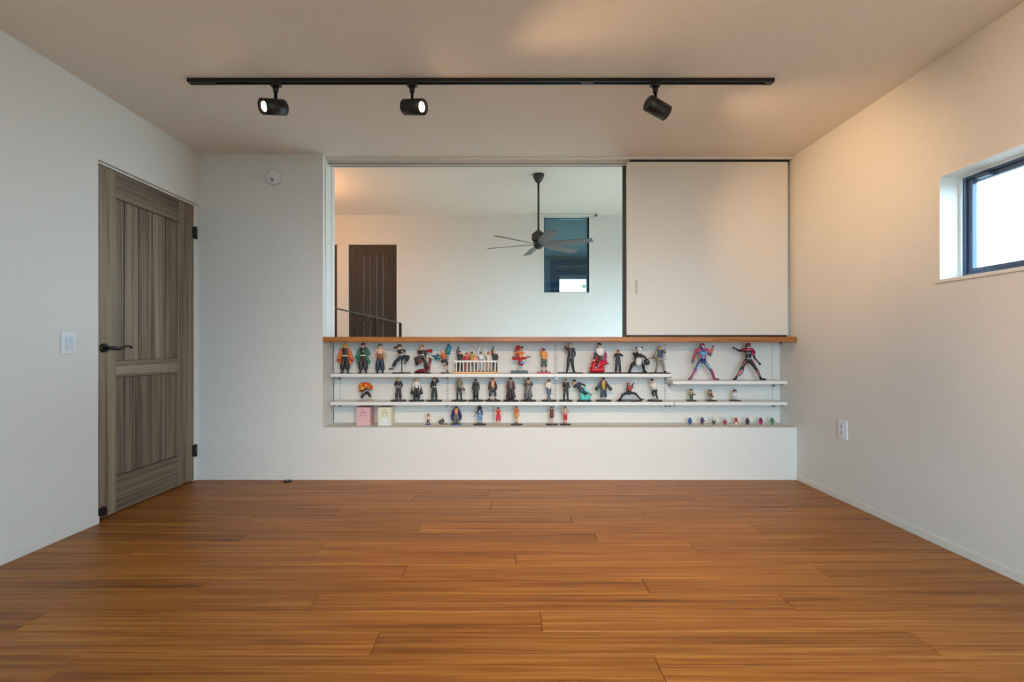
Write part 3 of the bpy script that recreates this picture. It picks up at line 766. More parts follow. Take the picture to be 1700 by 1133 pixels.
    if g('coat'):
        c_, l_, f_ = g('coat')[:3]; q = []
        back = np.array([0, 0.045*S, 0])
        add(q, C+back, P+back-ax*l_*S, 0.085, 0.10+f_*0.5, 0.45)
        for sg, s0, e0, h0 in ((-1, SL, EL, AL), (1, SR, ER, AR)):
            hem = P-ax*l_*S+side*sg*(0.085+f_)*S+back*0.6
            if len(g('coat')) > 3:
                for w_ in (0.35, 0.7, 1.0):
                    add(q, s0+back*0.5-side*sg*(1-w_)*0.05*S, P-ax*l_*S+side*sg*(0.085+f_)*S*w_+back*0.8, 0.044, 0.052, 0.55)
            else:
                add(q, s0+back*0.3, P+side*sg*0.09*S+back*0.5, 0.046, 0.042, 0.7); add(q, P+side*sg*0.09*S+back*0.5, hem, 0.042, 0.056+f_*0.3, 0.6)
            if len(g('coat')) < 4:
                add(q, s0, e0, 0.050, 0.050); add(q, e0, e0+(h0-e0)*0.8, 0.050, 0.056)
        blob('coat', q, paint(c_), root, k, st)
    # --- hair
    if g('hair') is not None:
        q = []; hs = g('hs', 'short'); o = lambda x, y, z: H+np.array([x*hr, y*hr, z*hr])
        q.append((T(o(0, 0.06, 0.46)), T(o(0, 0.34, 0.05)), hr*0.98, hr*1.0, 1.0))
        if hs in ('spiky',):
            for dx, dz in ((-1.1, 0.7), (-0.6, 1.35), (0, 1.6), (0.6, 1.35), (1.1, 0.7), (0, 0.9)):
                q.append((T(o(dx*0.4, 0.1, 0.5+dz*0.2)), T(o(dx*1.05, 0.2, dz)), hr*0.5, hr*0.14, 1.0))
        if hs == 'long':
            q.append((T(o(0, 0.5, 0.1)), T(o(0, 0.75, -2.0)), hr*0.9, hr*0.8, 0.7))
            for sg in (-1, 1): q.append((T(o(sg*0.85, 0.1, 0.2)), T(o(sg*1.0, 0.2, -1.5)), hr*0.35, hr*0.25, 1.0))
        if hs == 'bob':
            for sg in (-1, 1): q.append((T(o(sg*0.85, 0.15, 0.3)), T(o(sg*0.95, 0.2, -0.8)), hr*0.42, hr*0.36, 1.0))
        blob('hair', q, paint(g('hair')), root, 0.3*hr, max(0.0016, hr*0.16))
    # --- face
    if not g('noeyes'):
        for sg in (-1, 1):
            e = bpy.data.objects.new('eye', eye_mesh()); col.objects.link(e); e.parent = root
            e.location = T(H+np.array([sg*hr*0.38, -hr*0.93, -hr*0.02])); e.scale = (hr*0.15, hr*0.12, hr*0.20)
        mo = bpy.data.objects.new('mouth', eye_mesh()); col.objects.link(mo); mo.parent = root
        mo.location = T(H+np.array([0, -hr*0.90, -hr*0.52])); mo.scale = (hr*0.22, hr*0.08, hr*0.05)
    return dict(S=S, H=H, C=C, P=P)

ROWZ = {1: Z1, 2: Z2, 3: Z3, '1r': Z1R}
def fig(x, row, s, label, J=None, base=None, ex=(), group=None, y=None, **look):
    Y = y or YFIG
    root = tag(empty('figurine', (px2x(x, Y), Y, ROWZ[row])), label, 'figurine', group)
    lift = 0
    if base:
        kind, half, bh, c = base[:4]; bx = base[4] if len(base) > 4 else 0
        dep = min(half, 12 if row != '1r' else 12)*U*0.85
        lift = bh
        if kind == 'disc':
            b = lathe('base', [(1.0, 0), (1.0, bh*0.55*U), (0.94, bh*0.95*U), (0.9, bh*U)], paint(c, 0.3), root, (bx*U, 0, 0), 40)
            b.scale = (half*U, dep, 1)
        else:
            boxes('base', [((bx-half)*U, (bx+half)*U, -dep, dep, 0, bh*U)], paint(c, 0.35), root, 0.0015)
    build_body(root, s, J or {}, lift, look)
    for e in ex:
        if e[0] == 'chain': blob(e[1], chain(e[3]), paint(e[2], e[4] if len(e) > 4 else 0.4), root, 0.004, 0.0022)
        elif e[0] == 'multi': blob(e[1], [c for ch in e[3] for c in chain(ch)], paint(e[2], 0.35), root, 0.003, 0.0024)
        elif e[0] == 'rod': cyl(e[1], tuple(v*U for v in e[3]), tuple(v*U for v in e[4]), e[5]*U, e[6]*U, paint(e[2], 0.35), root, 10)
    return root

BLK, CH, DK_, NAVY = (30, 30, 32), (48, 48, 50), (40, 40, 42), (34, 40, 62)
BASE = (34, 34, 36)
# --- upper shelf
fig(573, 1, 50, 'figurine in an orange and red open coat with yellow hair', hair=(232, 164, 36), hs='bob', top=(40, 42, 42), bot=(38, 38, 36), bag=1.45, leg=0.40, belt=(226, 222, 214),
    coat=((214, 108, 34), 0.15, 0.06), shoe=(50, 44, 40), skin=(226, 150, 96), J={'EL': (-9, 31.5), 'HL': (-11, 24), 'ER': (9, 31.5), 'HR': (11, 24)}, boot=0.5,
    ex=[('chain', 'coat_cuff', (190, 52, 30), [(-10, 27, 0, 2.3), (-11.5, 22, 0, 2.6)]), ('chain', 'coat_cuff', (190, 52, 30), [(10, 27, 0, 2.3), (11.5, 22, 0, 2.6)])])
fig(603, 1, 51, 'figurine in a green open coat with dark red-brown hair', hair=(58, 26, 24), hs='short', top=(44, 36, 36), bot=(52, 42, 42), bag=1.45, leg=0.42, belt=(226, 216, 216),
    coat=((46, 122, 92), 0.12, 0.07), shoe=(44, 36, 34), skin=(228, 182, 160), J={'EL': (-9, 31), 'HL': (-11.5, 25), 'ER': (10, 33), 'HR': (2.5, 36, -4)}, boot=0.5)
fig(631, 1, 49, 'bare-chested figurine with grey hair and a brown fur waist wrap', hair=(122, 116, 108), hs='spiky', bot=(40, 50, 72), bag=1.5, leg=0.45, shoe=(44, 46, 56), boot=0.6, head=1.12,
    skin=(236, 190, 158), J={'EL': (-10, 33), 'HL': (-9.5, 24), 'ER': (10, 33), 'HR': (11, 24)}, skirt=((150, 88, 30), -0.06, 0.110))
fig(666, 1, 46, 'leaping figurine in dark teal trousers held up by a black pole', base=('disc', 15.5, 1.6, BASE), hair=(64, 54, 50), hs='spiky', top=(44, 46, 48), sleeve=1, bot=(36, 56, 60), bag=1.3, leg=0.5, belt=(222, 222, 222), shoe=(72, 40, 44),
    J={'H': (-3, 43), 'C': (0, 37), 'P': (1.5, 27), 'EL': (-6, 33, -3), 'HL': (-10, 35, -4), 'ER': (6, 33, 2), 'HR': (3, 36, -4), 'KL': (-9, 19.5), 'FL': (-15, 8), 'KR': (12, 27, -2), 'FR': (6, 17)},
    ex=[('rod', 'support_pole', BASE, (1, 0, 1), (1, 0, 26), 0.9, 0.9), ('rod', 'blade', (196, 200, 196), (4, -3, 34), (14, -4, 31), 0.8, 0.4), ('rod', 'blade', (196, 200, 196), (4, -3, 42), (12, 2, 44), 0.6, 0.3), ('chain', 'scarf', (70, 60, 56), [(-4, 43, 2, 1.6), (-9, 43.5, 2, 1.5), (-13, 42, 2, 0.8)])])
fig(701, 1, 46, 'orange-haired figurine lunging over dark red swirls with a sword', base=('disc', 14, 1.8, (36, 30, 30)), hair=(226, 130, 44), hs='spiky', top=(38, 36, 36), bot=(52, 44, 40), bag=1.3, leg=0.6, belt=(224, 214, 206), shoe=(46, 30, 30),
    J={'H': (-1, 42), 'C': (0, 35.5), 'P': (1, 27), 'EL': (-6, 33, -3), 'HL': (-7, 39, -3), 'ER': (6, 32), 'HR': (4, 29, -4), 'KL': (-10, 24, -3), 'FL': (-8, 15), 'KR': (6, 17, -2), 'FR': (6, 7)},
    ex=[('chain', 'swirl', (124, 26, 36), [(-11, 2.5, 0, 1.5), (-4, 4.5, 0, 2.6), (4, 4, 0, 3), (10, 7, 1, 2.4), (11, 13, 2, 2), (13, 22, 3, 2.4), (11, 26, 3, 1)]),
        ('chain', 'cape', (170, 24, 34), [(4, 36, 2, 1.8), (9, 37, 3, 2.4), (14, 37.5, 3, 2.6), (15, 35, 3, 1.2)]), ('chain', 'lower_swirl', (120, 28, 34), [(-9, 19, 2, 2), (-5, 18, 2, 2.4), (-1, 22, 3, 2)]),
        ('rod', 'blade', (222, 218, 212), (3, -4, 29), (13, -4, 13), 0.5, 0.3)])
fig(739, 1, 38, 'one-legged figurine spreading teal feathered wings', base=('disc', 7.5, 1.6, BASE), hair=(232, 178, 120), hs='short', top=(206, 92, 44), sleeve=1, bot=(38, 46, 62), leg=0.25, shoe=(70, 40, 40), skin=(232, 160, 110),
    J={'H': (-4.5, 34.5), 'C': (-3.5, 30), 'P': (-0.5, 22), 'EL': (-7, 28), 'HL': (-9, 27), 'ER': (1, 29), 'HR': (4, 30), 'KL': (-5, 19.5, -3), 'FL': (-1, 13), 'KR': (3.5, 16.5), 'FR': (3, 3.6)},
    ex=[('multi', 'wing', (28, 124, 136), [[(1, 28, 2, 1.5), (4, 36, 3, 3.8), (6, 44, 3, 2.6), (6.5, 50, 3, 0.5)], [(3, 34, 3, 3), (10, 43, 3, 1), (10, 45, 3, 0.4)], [(3, 33, 3, 3), (0.5, 41, 3, 0.6)], [(3, 31, 3, 2), (9, 33, 3, 0.6)]]),
        ('multi', 'wing', (30, 118, 132), [[(-8, 26.5, 2, 2.4), (-14, 27, 3, 3.6), (-20, 28.5, 3, 1.4), (-23, 29.5, 3, 0.4)], [(-12, 28, 3, 3), (-13.5, 33.5, 3, 0.5)], [(-14, 27, 3, 3), (-17, 21.5, 3, 0.5)], [(-10, 26, 3, 2), (-11, 20.5, 3, 0.5)]])])

# diorama of waving figures behind a white balustrade
YD = 3.475
dio = tag(empty('balustrade_diorama', (px2x(790, YD), YD, Z1)), 'group of small waving figures behind a white toy balustrade', 'diorama')
boxes('base', [(-37*U, 36*U, -0.030, 0.045, 0, 3*U)], paint((214, 168, 96)), dio, 0.002)
boxes('handrail', [(-35.5*U, 35*U, -0.026, -0.010, 18.5*U, 21.5*U)], paint((230, 228, 220)), dio, 0.0015)
bme2 = None
for k in range(12):
    o = lathe('baluster', [(1.1*U, 0), (1.1*U, 2*U), (0.75*U, 3*U), (1.0*U, 7*U), (0.75*U, 13*U), (1.1*U, 14*U), (1.1*U, 16*U)], paint((230, 228, 220)), dio, ((-31.5+k*5.8)*U, -0.018, 2.8*U), 12)
def dio_fig(dx, s, look, J, dy=0.012):
    r = empty('standing_figure', (0, 0, 0)); r.parent = dio; r.location = (dx*U, dy, 3*U)
    build_body(r, s, J, 0, look)
dio_fig(-27, 35, dict(hair=(60, 70, 60), top=(40, 42, 38), bot=(34, 34, 32), shoe=BLK), {'HL': (-1.5, 42), 'EL': (-4, 34), 'HR': (7, 19)})
dio_fig(-16, 31, dict(hair=(150, 40, 48), hs='spiky', top=(196, 60, 66), bot=(140, 70, 72), shoe=BLK), {'HL': (-5, 23, -4), 'HR': (5, 23, -4)})
dio_fig(-6.5, 33, dict(hair=(30, 28, 28), top=(188, 140, 62), sleeve=1, bot=(120, 110, 100), shoe=BLK), {'HL': (-3, 41), 'EL': (-4.5, 33), 'HR': (6, 19)})
dio_fig(-0.5, 27, dict(hair=(236, 170, 150), top=(232, 160, 138), bot=(130, 120, 112), shoe=BLK), {})
dio_fig(8, 33, dict(hair=(70, 34, 34), top=(214, 222, 228), bot=(186, 192, 200), belt=(86, 40, 56), shoe=BLK), {'HL': (-1, 41), 'EL': (-4.5, 33), 'HR': (6, 18)})
dio_fig(20.5, 32, dict(hair=(176, 28, 36), head=1.15, top=(222, 212, 188), bot=(196, 160, 140), shoe=BLK), {'HL': (-4, 40), 'EL': (-5.5, 31)})
dio_fig(31, 35, dict(hair=(226, 190, 120), top=(38, 40, 38), bot=(30, 30, 30), shoe=BLK), {'HL': (-1, 42), 'EL': (-4.5, 34), 'HR': (3, 19)})

fig(862, 1, 38, 'curled red figurine with raised fists above a dark block base', base=('rect', 14, 4.2, (52, 52, 54)), hair=(34, 28, 28), hs='short', bot=(176, 26, 34), leg=0.6, shoe=(120, 140, 196), skin=(232, 150, 84), top=(220, 128, 60), sleeve=0,
    J={'H': (4.5, 41), 'C': (2.5, 34), 'P': (2, 25), 'EL': (-4, 36, -3), 'HL': (-7, 33, -4), 'ER': (8, 33, -2), 'HR': (3, 35, -5), 'KL': (-5, 25, -4), 'FL': (-9, 25, -3), 'KR': (10, 25, -3), 'FR': (15, 28, -2)},
    ex=[('chain', 'red_fist', (178, 24, 36), [(-9.5, 25, -3, 3.0), (-7, 24, -3, 2.6)]), ('chain', 'red_hood', (170, 26, 36), [(-1.5, 43, 2, 3.6), (-3, 41, 2, 3.2)]), ('chain', 'red_sash', (182, 30, 40), [(-6, 36, 1, 2.4), (-3, 31, 2, 2.4), (2, 24, 1, 2.8)]),
        ('chain', 'red_leg_wrap', (176, 26, 36), [(2, 22, -1, 3), (1, 16, -1, 2.6), (5, 14, -1, 1.8)]), ('chain', 'blue_cuff', (120, 148, 206), [(4, 18, -3, 2.6), (6, 17, -3, 2.4)]), ('rod', 'clear_support', (200, 198, 192), (-2, 1, 4), (0, 1, 22), 1.6, 1.2)])
fig(903, 1, 39, 'figurine in orange shirt and green shorts on a red base', base=('rect', 11, 2.3, (196, 34, 50)), hair=(60, 34, 28), hs='short', top=(230, 146, 62), sleeve=1, bot=(48, 78, 62), leg=0.05, bag=1.15, shoe=(84, 60, 110), skin=(232, 174, 130),
    J={'EL': (-5, 31), 'HL': (-3.5, 37)}, ex=[('chain', 'red_bat', (176, 52, 44), [(-5, 34, -2, 1.0), (-2.5, 42, -2, 1.2)])])
fig(947, 1, 49, 'tall figurine in charcoal uniform raising one forearm, pale hair', base=('rect', 20, 1.5, BASE), hair=(196, 192, 184), hs='spiky', top=CH, bot=DK_, shoe=BLK, skin=(222, 186, 156),
    J={'EL': (-8, 42), 'HL': (-9.5, 45, -3), 'FL': (-5.5, 3.5), 'FR': (5.5, 3.5), 'KL': (-4, 15), 'KR': (3.5, 15), 'HR': (6, 27), 'ER': (7.5, 33)})
fig(993, 1, 42, 'white-shirted figurine crouching on a pile of red flames', base=('rect', 17, 1.5, BASE, 2), hair=(34, 30, 32), hs='spiky', top=(228, 222, 218), bot=(70, 66, 66), shoe=(222, 216, 212), skin=(236, 200, 176),
    J={'H': (2.5, 46), 'C': (3, 40), 'P': (4, 29), 'EL': (-2, 34, -3), 'HL': (2, 30, -5), 'ER': (9, 35), 'HR': (5, 30, -5), 'KL': (-6, 33, -5), 'FL': (-7, 22, -4), 'KR': (-1, 19, -5), 'FR': (-4, 10, -5)},
    ex=[('multi', 'red_flames', (196, 18, 42), [[(-10, 5, 0, 4), (0, 6, 1, 5.5), (7, 5, 0, 4)], [(-8, 8, 0, 4.5), (-6, 17, 1, 4), (-7, 25, 1, 1)], [(0, 8, 2, 5), (2, 20, 3, 5), (3, 26, 3, 3)], [(5, 14, 2, 4), (13, 17, 2, 2.4), (18, 16, 1, 0.8)], [(-11, 6, 0, 2.4), (-13.5, 10, 0, 0.6)], [(8, 17, 2, 3), (15, 21, 2, 1)], [(-5, 20, 0, 2), (-9.5, 27, 0, 0.4)], [(-3, 22, 1, 2), (-3, 29, 1, 0.4)], [(6, 8, -2, 2.5), (10, 12, -3, 0.4)], [(-9, 12, -2, 2.2), (-12.5, 17, -2, 0.4)], [(9, 18, 2, 2), (16.5, 15, 2, 0.4)]]),
        ('chain', 'magenta_flame', (170, 34, 108), [(9, 20, 2, 2.2), (13, 26, 2, 2.2), (13, 32, 2, 1.9), (10, 37, 2, 1.6), (9, 40, 2, 0.6)])])
fig(1026, 1, 38, 'figurine in dark navy with hands joined at its face', base=('rect', 13, 1.5, BASE), hair=(166, 66, 50), hs='short', top=(44, 46, 54), bot=(46, 50, 58), bag=1.1, shoe=(170, 38, 44), skin=(230, 160, 124),
    J={'EL': (-6, 28, -1), 'HL': (-0.5, 33.5, -5), 'ER': (7, 29, -1), 'HR': (1, 33.5, -5)})
fig(1059, 1, 45, 'bulky black and white bear figurine squatting with wide arms', base=('rect', 19, 1.5, BASE), hair=None, skin=(44, 44, 46), bulk=1.65, head=1.65, noeyes=True,
    J={'H': (0.5, 37, -6), 'C': (0, 30), 'P': (0, 18), 'EL': (-8, 33, -4), 'HL': (-3, 30, -9), 'ER': (11, 27, -2), 'HR': (13, 21, -4), 'KL': (-10, 15, -3), 'FL': (-14, 4), 'KR': (8, 14, -3), 'FR': (10, 4)},
    ex=[('chain', 'white_belly', (214, 212, 206), [(0, 22, -5.5, 5.0), (-0.5, 17, -5.5, 5.2)]), ('chain', 'white_face', (226, 224, 218), [(0.5, 38.5, -8.5, 4.6), (0.5, 36, -10, 3.6)]),
        ('chain', 'black_ear', (34, 34, 36), [(-4.2, 42.5, -6, 1.6)]), ('chain', 'black_ear', (34, 34, 36), [(5.0, 42.5, -6, 1.6)]), ('chain', 'nose', (30, 30, 30), [(0.5, 36, -13.2, 0.9)]), ('chain', 'eye_patch', (30, 30, 30), [(-1.7, 38.5, -12.6, 1.0)]), ('chain', 'eye_patch', (30, 30, 30), [(2.7, 38.5, -12.6, 1.0)]),
        ('chain', 'fist', (58, 56, 56), [(13, 20, -5, 4.6), (14, 18, -5, 4.4)]), ('chain', 'foot', (30, 30, 30), [(-14, 3, -1, 2.4), (-15, 3, -5, 2.2)]), ('chain', 'foot', (30, 30, 30), [(10, 3, -1, 2.4), (11, 3, -5, 2.2)])])
fig(1096, 1, 45, 'figurine in a tan suit and blue shirt holding a short blade', base=('rect', 14, 1.5, BASE, 0), hair=(160, 140, 96), hs='short', top=(40, 66, 98), bot=(142, 130, 116), shoe=(40, 36, 34), coat=((142, 130, 114), -0.06, 0.0), skin=(214, 176, 140),
    J={'EL': (-6, 33), 'HL': (-10, 26.5), 'ER': (8, 35), 'HR': (5.5, 38, -4), 'FL': (-7, 3.4), 'FR': (7, 3.4), 'KL': (-4.5, 14), 'KR': (4.8, 14)},
    ex=[('rod', 'blade', (70, 66, 62), (-10, -2, 26), (-19, -2, 24.5), 0.9, 0.6)])
# --- the two large armoured figures
fig(1166, '1r', 62, 'large glossy blue and pink armoured figurine with one palm raised', skin=(62, 82, 124), noeyes=True, head=1.0, fingers=True, shoe=(140, 62, 92), boot=0.3, hair=(150, 28, 48), hs='none', y=3.47,
    J={'H': (0, 56.5), 'C': (0, 48.5), 'P': (0, 32), 'EL': (-12, 43), 'HL': (-16.5, 33, -2), 'ER': (13, 42), 'HR': (15, 53, -3), 'KL': (-12, 18.5, -2), 'FL': (-19.5, 3.4), 'KR': (12.5, 18, -3), 'FR': (20, 3.2)},
    ex=[('chain', 'chest_plate', (92, 168, 200), [(-4, 46.5, -3.2, 2.4), (0, 44, -3.6, 2.6), (4, 46.5, -3.2, 2.4)], 0.2), ('chain', 'belly_plate', (108, 150, 190), [(0, 42, -3.2, 2.2), (0, 37, -3.2, 2.0)], 0.2), ('chain', 'belt_buckle', (30, 30, 112), [(-3.2, 34.5, -3.4, 1.9), (3.2, 34.5, -3.4, 1.9)], 0.2),
        ('chain', 'shoulder_pad', (186, 74, 112), [(-5, 51, 0, 3.2), (-8.5, 48.5, 0, 3.6)], 0.2), ('chain', 'shoulder_pad', (186, 74, 112), [(5, 51, 0, 3.2), (8.5, 48.5, 0, 3.6)], 0.2),
        ('chain', 'forearm_guard', (176, 70, 104), [(-12.5, 42, 0, 2.5), (-16, 34, -2, 2.3)], 0.2), ('chain', 'palm_guard', (220, 110, 96), [(14.2, 47, -2, 2.2), (15, 53, -4, 2.0)], 0.2),
        ('chain', 'thigh_plate', (136, 182, 210), [(-5, 28, -3.4, 1.6), (-10.5, 20.5, -4, 1.5)], 0.2), ('chain', 'thigh_plate', (136, 182, 210), [(5, 28, -3.4, 1.6), (11, 20.5, -4.5, 1.5)], 0.2),
        ('chain', 'shin_guard', (176, 76, 108), [(-13, 17, -3, 2.0), (-18, 7, -1.5, 1.8)], 0.2), ('chain', 'shin_guard', (176, 76, 108), [(13.5, 17, -4, 2.0), (18.5, 7, -2, 1.8)], 0.2),
        ('chain', 'visor', (216, 200, 204), [(-1.8, 58, -3.0, 1.3), (1.2, 53.8, -3.2, 1.3)], 0.2), ('chain', 'side_stripe', (190, 84, 120), [(-4.4, 44, -1, 1.6), (-4, 36, -1, 1.6)], 0.2), ('chain', 'side_stripe', (190, 84, 120), [(4.4, 44, -1, 1.6), (4, 36, -1, 1.6)], 0.2)])
fig(1242, '1r', 62, 'large black and crimson armoured figurine stretching one arm sideways', skin=(32, 32, 36), noeyes=True, fingers=True, shoe=(28, 28, 30), boot=0.3, hair=(140, 30, 48), hs='none', y=3.47, head=1.05,
    J={'H': (0, 56.5), 'C': (0.8, 48.5), 'P': (0, 32.5), 'EL': (-15, 49.5), 'HL': (-23, 53, -2), 'ER': (10.5, 37.5), 'HR': (17, 29.5, -1), 'KL': (-12.5, 19, -2), 'FL': (-20.5, 3.4), 'KR': (12.5, 18.5, -2), 'FR': (21, 3.2)},
    ex=[('chain', 'shoulder_pad', (140, 26, 48), [(-4, 51, 0, 3.0), (-9, 50.5, 0, 2.6)], 0.2), ('chain', 'shoulder_pad', (140, 26, 48), [(6, 51, 0, 3.0), (9.5, 46.5, 0, 2.8)], 0.2), ('chain', 'collar', (206, 84, 104), [(-3.5, 51.5, -2.6, 1.6), (4, 51, -2.6, 1.8)], 0.25),
        ('chain', 'chest_plate', (126, 142, 136), [(-4.5, 45.2, -4, 1.3), (1, 45, -4.6, 1.4)], 0.2), ('chain', 'belt', (150, 150, 150), [(-3.4, 36.6, -3.6, 1.5), (2.4, 36.4, -3.8, 1.5)], 0.2), ('chain', 'chest_stripe', (206, 84, 110), [(5.2, 45.5, -3.6, 1.5), (5.6, 42, -3.2, 1.2)], 0.2),
        ('chain', 'thigh_plate', (196, 96, 112), [(-5.2, 32, -1.6, 1.5), (-11, 23, -2.5, 1.3)], 0.2), ('chain', 'thigh_plate', (196, 80, 104), [(5.5, 34, -1, 1.4), (9, 28, -2, 1.2)], 0.2), ('chain', 'shin_guard', (190, 100, 108), [(-14, 16.5, -3, 2.0), (-18, 8, -1.5, 1.8)], 0.2), ('chain', 'shin_guard', (176, 90, 98), [(14, 16.5, -3, 2.0), (18.2, 8, -1.5, 1.8)], 0.2),
        ('chain', 'visor', (176, 182, 180), [(-2.6, 55, -3.2, 1.5), (2.6, 55, -3.2, 1.5)], 0.2), ('chain', 'helmet_crest', (206, 70, 92), [(-1.6, 61.0, -1, 1.4), (1.8, 61.2, -1, 1.4)], 0.25),
        ('chain', 'tail', (30, 30, 32), [(-3, 31, 3, 0.7), (-4.5, 24, 4, 0.6), (-5.5, 17, 4, 0.6), (-8, 11.5, 4, 0.6), (-12, 8, 3, 0.6), (-15, 8.2, 2, 0.5)])])

# --- middle shelf
fig(607.5, 2, 33, 'low crouching figurine in a billowing orange coat with a blade', base=('disc', 14, 0.8, (206, 176, 168)), hair=(236, 178, 50), hs='bob', top=(40, 40, 42), bot=(40, 40, 42), bag=1.35, leg=0.35, shoe=(216, 196, 176), skin=(232, 180, 140),
    J={'H': (-5, 21.5, -5), 'C': (-3, 18, -2), 'P': (0.5, 13.5), 'EL': (-6, 15, -4), 'HL': (-2, 14, -5), 'ER': (6, 18, -3), 'HR': (9.5, 20.5, -4), 'KL': (-5, 9, -3), 'FL': (-8, 3), 'KR': (6, 11.5, -3), 'FR': (9.5, 3)},
    ex=[('multi', 'coat', (216, 96, 30), [[(-3, 22, 6, 8), (-4, 24, 6, 7)], [(-9, 19, 5, 5), (-8, 24, 5, 5.5)], [(2, 24, 5, 6), (7, 23, 3, 3.4), (10, 20, -1, 1.8)]]), ('multi', 'coat_pattern', (232, 178, 60), [[(-8, 26, -4, 1.6), (-7, 27, -4, 1.4)], [(1, 26, -4, 1.6), (2, 24.5, -4, 1.4)], [(5, 23, -3, 1.2)], [(-10, 20, -3, 1.4)]]), ('rod', 'blade', (214, 206, 196), (-8, -6, 13), (9, -6, 20.5), 0.7, 0.5)])
D13 = ('disc', 13, 2.0, BASE)
fig(661.5, 2, 37, 'blond figurine in black school uniform with hands together', base=D13, hair=(204, 156, 92), hs='short', top=DK_, bot=(44, 46, 50), bag=1.25, leg=0.62, belt=(190, 190, 186), shoe=(84, 84, 86), J={'HL': (-1.5, 26, -5), 'EL': (-6, 27), 'HR': (4.5, 22), 'ER': (6.2, 27)})
fig(691.5, 2, 36, 'figurine in white shirt with a flared black cape', base=D13, hair=(206, 170, 120), hs='short', top=(220, 216, 210), bot=(36, 36, 38), leg=0.7, bag=1.3, shoe=(90, 90, 92), coat=((36, 36, 38), 0.20, 0.16, 1), J={'HL': (-5.5, 17)})
fig(721, 2, 37, 'long-haired figurine in black uniform with one arm behind its head', base=D13, hair=(58, 30, 28), hs='long', top=(36, 34, 36), bot=(44, 46, 50), bag=1.25, leg=0.62, belt=(190, 190, 186), shoe=(84, 84, 86), J={'ER': (6.5, 33), 'HR': (3.5, 37, 2), 'HL': (-5, 21)})
fig(762.5, 2, 37.5, 'tall bald figurine in olive top and black trousers', base=D13, hair=None, top=(112, 118, 96), sleeve=1, bot=(44, 44, 46), shoe=BLK, skin=(176, 130, 104), J={'HR': (6.8, 20)}, ex=[('chain', 'hand_drum', (120, 70, 56), [(7.5, 20, -2, 2.0), (8, 18.5, -2, 2.0)]), ('rod', 'cord', (180, 150, 90), (8, -2, 17), (8.4, -2, 11), 0.4, 0.4)])
fig(790, 2, 35, 'figurine in a closed black long coat with black hair', base=D13, hair=(34, 30, 30), hs='short', top=(44, 42, 42), bot=(44, 42, 42), shoe=BLK, skirt=((48, 44, 44), 0.28, 0.125), skin=(120, 104, 96))
fig(818, 2, 36.5, 'red-haired figurine with open dark jacket and bare chest', base=D13, hair=(196, 62, 44), hs='short', bot=(52, 56, 64), leg=0.3, bag=1.2, shoe=(44, 40, 40), skin=(226, 160, 116), coat=((62, 44, 50), 0.05, 0.02), J={'FL': (-6, 3.2), 'FR': (5, 3.2), 'KL': (-4, 12), 'KR': (4, 12)}, ex=[('rod', 'sword', (200, 180, 120), (-3, -4, 17), (4, -4, 25), 0.5, 0.5)])
fig(848, 2, 37, 'figurine in a burgundy long coat with dark hair', base=D13, hair=(52, 44, 40), hs='short', top=(112, 104, 92), bot=(34, 34, 34), bag=1.2, shoe=BLK, coat=((96, 48, 54), 0.36, 0.07), skin=(206, 160, 130))
fig(877, 2, 36.5, 'figurine in a grey open robe carrying a long blade on its shoulders', base=D13, hair=(50, 40, 38), hs='short', bot=(112, 112, 112), bag=1.3, leg=0.6, shoe=(60, 58, 58), coat=((92, 90, 90), 0.34, 0.05), skin=(212, 160, 124), J={'EL': (-6.5, 27), 'HL': (1, 29, -5), 'ER': (6.5, 27), 'HR': (-1, 28, -5)},
    ex=[('rod', 'blade', (92, 84, 80), (-9, -2, 34.5), (8, 2, 30.5), 0.7, 0.5)])
fig(911.5, 2, 34, 'slim figurine in white shirt and blue jeans with crossed legs', base=('disc', 12.5, 2.0, BASE), hair=(58, 42, 34), hs='short', top=(224, 216, 204), bot=(84, 104, 118), shoe=(120, 86, 66), skin=(222, 170, 136), J={'FL': (2, 3.4, -2), 'FR': (-2.4, 3.4), 'KL': (-1.2, 11), 'KR': (1.2, 11), 'EL': (-5, 24), 'HL': (-2, 22, -4)})
fig(939.5, 2, 35, 'figurine in a black suit with a hand on its hip', base=('disc', 11, 2.0, BASE), hair=(140, 110, 76), hs='short', top=(44, 42, 42), bot=(44, 42, 42), shoe=BLK, skin=(206, 168, 132), J={'ER': (5.6, 23.5), 'HR': (3, 20), 'HL': (-0.5, 28, -5), 'EL': (-4.6, 25)})
fig(970, 2, 40, 'dark-haired figurine diving over a translucent teal wave', base=('disc', 12, 2.0, BASE), hair=(36, 38, 52), hs='spiky', top=(40, 46, 70), bot=(40, 52, 72), shoe=(180, 130, 110), skin=(218, 176, 146), y=3.475,
    J={'H': (-16.5, 31.5), 'C': (-11.5, 27.5), 'P': (-5, 18.5), 'EL': (-16, 24, -3), 'HL': (-19, 25, -4), 'ER': (-5, 28), 'HR': (0, 27), 'KL': (0, 14.5, -2), 'FL': (6, 12.5), 'KR': (1, 13), 'FR': (8.5, 12)},
    ex=[('multi', 'teal_wave', (92, 200, 190), [[(-5, 4, 1, 2.6), (3, 5, 1, 5), (8, 6, 1, 3)], [(-2, 5, 1, 4), (-4, 10, 2, 3), (-6, 14, 2, 1)], [(4, 6, 2, 4), (7, 12, 2, 3), (1, 18, 2, 2.2), (0, 25, 2, 1.2), (1, 29, 2, 0.4)], [(7, 7, 1, 3), (12, 9, 1, 0.8)]]), ('chain', 'shoulder_fin', (60, 70, 60), [(-1, 27.5, -1, 1.6), (1, 25, -1, 1.2)])])
